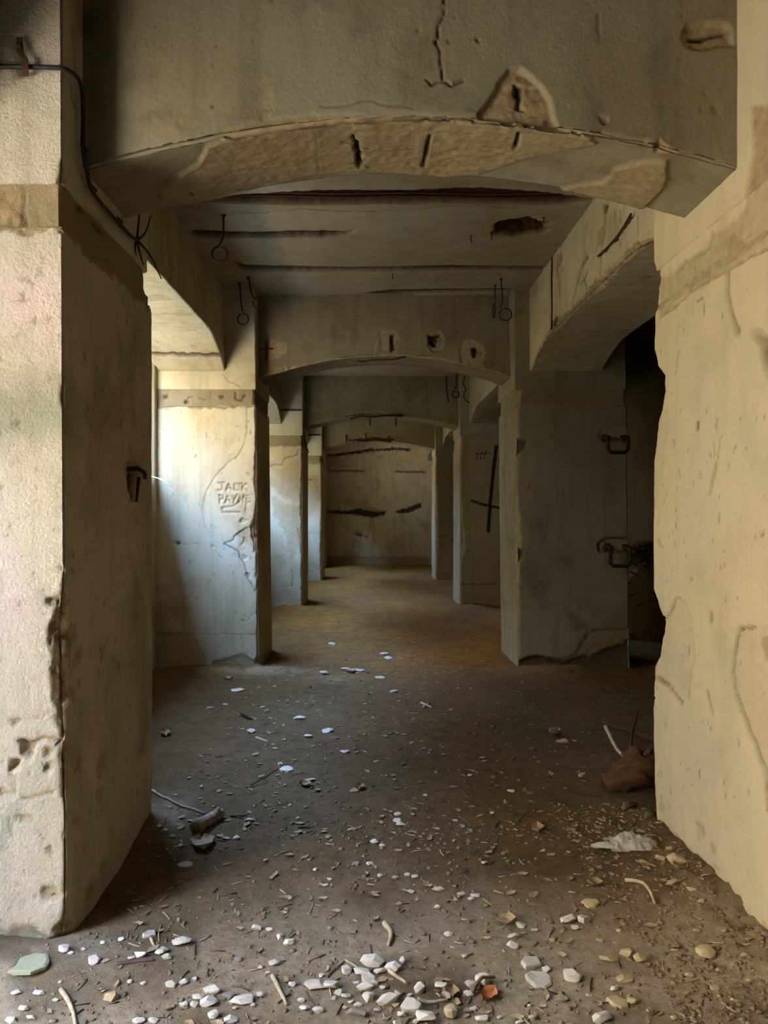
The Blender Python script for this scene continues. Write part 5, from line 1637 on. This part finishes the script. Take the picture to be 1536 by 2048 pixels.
wire('iron_rod', [onY(p, 10.9) for p in ((892, 752), (893, 780), (897, 805))], .012, 'bare iron rod hanging straight beside the small far hook', 'rod')
wire('twisted_wire', [onY(p, 10.85) for p in ((930, 752), (925, 768), (933, 778), (926, 790), (931, 802), (940, 806), (946, 811))], .009, 'tangled wire dangling beside the small far hook')
wire('twisted_wire', [onY(p, 10.95) for p in ((928, 755), (942, 768), (943, 780), (932, 790), (942, 798))], .008, 'looped second strand of the tangled far wire')
wire('hanging_wire', [onY(p, 10.95) for p in ((578, 758), (583, 768), (588, 785), (596, 796), (604, 800))], .012, 'looped wire at the corner of the third window-side pillar')
wire('hanging_wire', [onY(p, 11.0) for p in ((606, 800), (606, 830), (608, 868), (612, 890), (617, 905))], .010, 'long wire trailing down past the third beam corner')
wire('pillar_rod', [(-1.58, 10.83, EYE - (820 - VY) / F * 10.83), (-1.3, 10.80, EYE - (820 - VY) / F * 10.8), (-1.075, 10.80, EYE - (820 - VY) / F * 10.8)], .013, 'horizontal iron rod fixed across the third window-side pillar', 'rod')
wire('pillar_rod', [(-1.45, 14.95, EYE - (870 - VY) / F * 14.95), (-1.3, 14.92, EYE - (870 - VY) / F * 14.92), (-1.09, 14.92, EYE - (870 - VY) / F * 14.92)], .016, 'horizontal iron rod across the farthest window-side pillar', 'rod')
for pix, Y, lab in (([(740, 838), (741, 852)], 11.05, 'stub of bent bar under the third beam, window side'), ([(792, 836), (792, 852)], 11.05, 'stub of bar under the third beam, dark side'),
                    ([(731, 866), (732, 885)], 15.17, 'upright bar stub on the farthest beam, first of two'), ([(777, 872), (777, 886)], 15.17, 'upright bar stub on the farthest beam, second of two'),
                    ([(692, 870), (693, 884)], 15.17, 'small bar stub near the window end of the farthest beam')):
    P = [onY(p, Y - .03) for p in pix]
    wire('bar_stub', [(P[0][0], Y + .06, P[0][2]), P[0], P[1]], .014, lab, 'bar', 'bar stubs under far beams', n=10)
wire('edge_bar', [onY(p, 11.03) for p in ((700, 838), (720, 832), (745, 834), (770, 831), (803, 832))], .014, 'exposed bar along the broken edge of the third beam', 'bar')
wire('edge_bar', [onY(p, 15.16) for p in ((706, 880), (725, 882), (750, 880), (783, 883))], .018, 'exposed bar along the broken edge of the farthest beam', 'bar')
wire('edge_bar', [onY(p, 6.86) for p in ((714, 722), (725, 724), (745, 720), (790, 719), (812, 713))], .008, 'exposed bar along the lower edge of the second beam', 'bar')
cr = empty('iron_cross', onY((533, 700), 6.87), 'crossed iron nails fixed in the second beam near its window end', 'nail')
child(tube('upright', [onY(p, 6.865) for p in ((533, 683), (533, 702), (532, 722))], .012, M['iron'], None, 6), cr)
child(tube('crossbar', [onY(p, 6.86) for p in ((518, 698), (533, 698), (546, 697))], .007, M['iron'], None, 6), cr)
for (px, py, lab) in ((783, 690, 'iron stub in the socket of the second beam nearest its middle'), (871, 680, 'iron stub in the round socket of the second beam'), (946, 703, 'iron stub in the ochre-rimmed socket of the second beam')):
    a = onY((px, py), 6.84)
    wire('socket_stub', [(a[0], 6.95, a[2]), (a[0], 6.84, a[2]), (a[0] + .002, 6.83, a[2] - .03)], .010, lab, 'stub', 'iron stubs in the second beam', n=8)

# nails in the ceiling patch
for (px, py, lab) in ((1087, 436, 'bent nail at the dark end of the rusty ceiling patch'), (942, 472, 'bent nail in the ceiling away from the rusty patch'), (983, 468, 'bent nail at the window end of the rusty ceiling patch'), (785, 548, 'bent nail beside the third ceiling slot')):
    q = onZ((px, py), ZC)
    n_ = empty('bent_nail', (q[0], q[1], ZC), lab, 'nail', 'bent nails in the near ceiling')
    tube('shank', [(0, 0, .02), (0, 0, -.03), (.006, 0, -.05)], .004, M['iron'], n_, 5)
    tube('nail_head', [(0, 0, .004), (0, 0, -.004)], .009, M['iron'], n_, 7)

# staples in the dark pillar
for (x0, x1, y0, y1, lab) in ((1216, 1256, 874, 905, 'upper U-shaped iron staple in the pillar beside the dark opening'), (1221, 1260, 1096, 1132, 'lower U-shaped iron staple in the pillar beside the dark opening')):
    Yw, Yo = 6.66, 6.585
    A = [onY((x0, y0), Yo), onY((x0, y1), Yo), onY((x1, y1), Yo), onY((x1, y0), Yo)]
    root = empty('iron_staple', A[1], lab, 'staple', 'iron staples')
    pts = [(A[0][0], 6.76, A[0][2]), A[0], (A[1][0], Yo, A[1][2] + .03), (A[1][0] + .03, Yo, A[1][2]), (A[2][0] - .03, Yo, A[2][2]), (A[2][0], Yo, A[2][2] + .03), A[3], (A[3][0], 6.76, A[3][2])]
    child(tube('bar', pts, .017, M['iron'], None, 9), root)
    for k in (0, 3):
        child(tube('plug', [(A[k][0], 6.70, A[k][2]), (A[k][0], 6.66, A[k][2])], [.04, .032], M['rust'], None, 9, .2, k), root)

# wall hook in the closest window-side pillar
q = onX((268, 940), XL)
wh = empty('wall_hook', q, 'rusty iron hook in a broken hole of the closest window-side pillar', 'hook')
child(tube('shank', [(XL - .05, q[1] - .02, q[2]), (XL + .025, q[1] - .02, q[2] + .005), (XL + .03, q[1] + .05, q[2] - .01), (XL + .02, q[1] + .09, q[2] - .03)], .010, M['iron'], None, 7), wh)
child(tube('tongue', [(XL + .012, q[1] + .03, q[2] - .03), (XL + .004, q[1] + .02, q[2] - .14)], [.009, .006], M['rust'], None, 6), wh)

# ---------------------------------------------------------------- black cable and its bracket
cb = empty('electric_cable', onY((0, 133), 2.44), 'black electric cable bending round the closest window-side pillar', 'cable')
yf, xf = 2.435, XL + .012
path = [onY(p, yf) for p in ((-60, 132), (0, 133), (60, 134), (110, 135), (128, 136))]
path += [onX(p, xf) for p in ((152, 150), (160, 162), (165, 185), (166, 240), (165, 295), (172, 335), (181, 378), (205, 410), (232, 440), (260, 470), (274, 480))]
P = np.array(path)
d = np.r_[0, np.cumsum(np.linalg.norm(np.diff(P, axis=0), axis=1))]
t = np.linspace(0, d[-1], 70)
P = np.c_[[np.interp(t, d, P[:, k]) for k in range(3)]].T
P[1:-1] = (P[:-2] + 2 * P[1:-1] + P[2:]) / 4
child(tube('sheath', [tuple(p) for p in P], .0075, M['cable'], None, 8), cb)
e = P[-1]
for off in (((.0, .03, .12), (.0, .05, .22)), ((.01, .09, .06), (.02, .13, .16)), ((.0, .04, -.05), (.01, .06, -.09)), ((.03, .10, -.03), (.06, .16, -.12)), ((-.005, -.02, -.04), (0, -.01, -.07))):
    child(tube('frayed_end', smoothed([tuple(e)] + [tuple(e + np.array(o_)) for o_ in off], 8), [.006, .006, .005, .005, .004, .004, .003, .003], M['cable'], None, 6), cb)
for (px, py) in ((164, 300), (183, 380), (236, 444)):
    a = onX((px, py), XL + .006)
    child(tube('clip', [(a[0], a[1] - .014, a[2] + .014), (a[0] + .018, a[1], a[2]), (a[0], a[1] + .014, a[2] - .014)], .005, M['iron'], None, 6), cb)
a = onY((42, 78), 2.436)
br = empty('cable_bracket', a, 'bent rusty metal strip holding the cable on the front of the pillar', 'bracket')
V, Fc = [], []
strip = [onY(p, y) for p, y in (((40, 76), 2.445), ((41, 105), 2.432), ((50, 118), 2.424), ((52, 138), 2.418), ((51, 153), 2.44))]
for (x, y, z), w in zip(strip, (.010, .010, .011, .009, .011)):
    V += [(x - w, y, z), (x + w, y, z), (x + w, y - .004, z), (x - w, y - .004, z)]
for i in range(len(strip) - 1):
    for k in range(4):
        Fc.append([i * 4 + k, i * 4 + (k + 1) % 4, i * 4 + 4 + (k + 1) % 4, i * 4 + 4 + k])
Fc += [[3, 2, 1, 0], [16, 17, 18, 19]]
child(new_mesh('strip', V, Fc, M['rust'], None, smooth=False), br)
child(tube('screw', [(strip[1][0], 2.44, strip[1][2] + .02), (strip[1][0], 2.424, strip[1][2] + .02)], .006, M['iron'], None, 7), br)

# bars split out of the dark-side beam
for pix, lab in (([(1262, 428), (1248, 452), (1232, 476), (1212, 498), (1196, 512)], 'thick rusted bar breaking diagonally out of the dark-side beam'),
                 ([(1104, 514), (1103, 560), (1104, 610), (1103, 660)], 'thin rusted bar running down the dark-side beam near the stapled pillar')):
    wire('exposed_bar', [onX(p, SIDE_R - .006) for p in pix], .007, lab, 'bar', 'bars exposed in the dark-side beam', 'rust', 16)

# living stem poking in through the window
sw = empty('window_stem', (-1.98, 6.25, 1.74), 'pale forked plant stem poking in over the window sill', 'stem')
f0 = onY((296, 951), 6.2)
child(tube('stem', [(-2.25, 6.3, 1.86), f0, onY((318, 957), 6.2), onY((330, 960), 6.2), onY((341, 963), 6.2)], [.006, .005, .005, .004, .003], M['twig_white'], None, 6), sw)
child(tube('fork', [onY((318, 957), 6.2), onY((330, 964), 6.2), onY((347, 975), 6.2)], [.005, .004, .003], M['twig_white'], None, 6), sw)
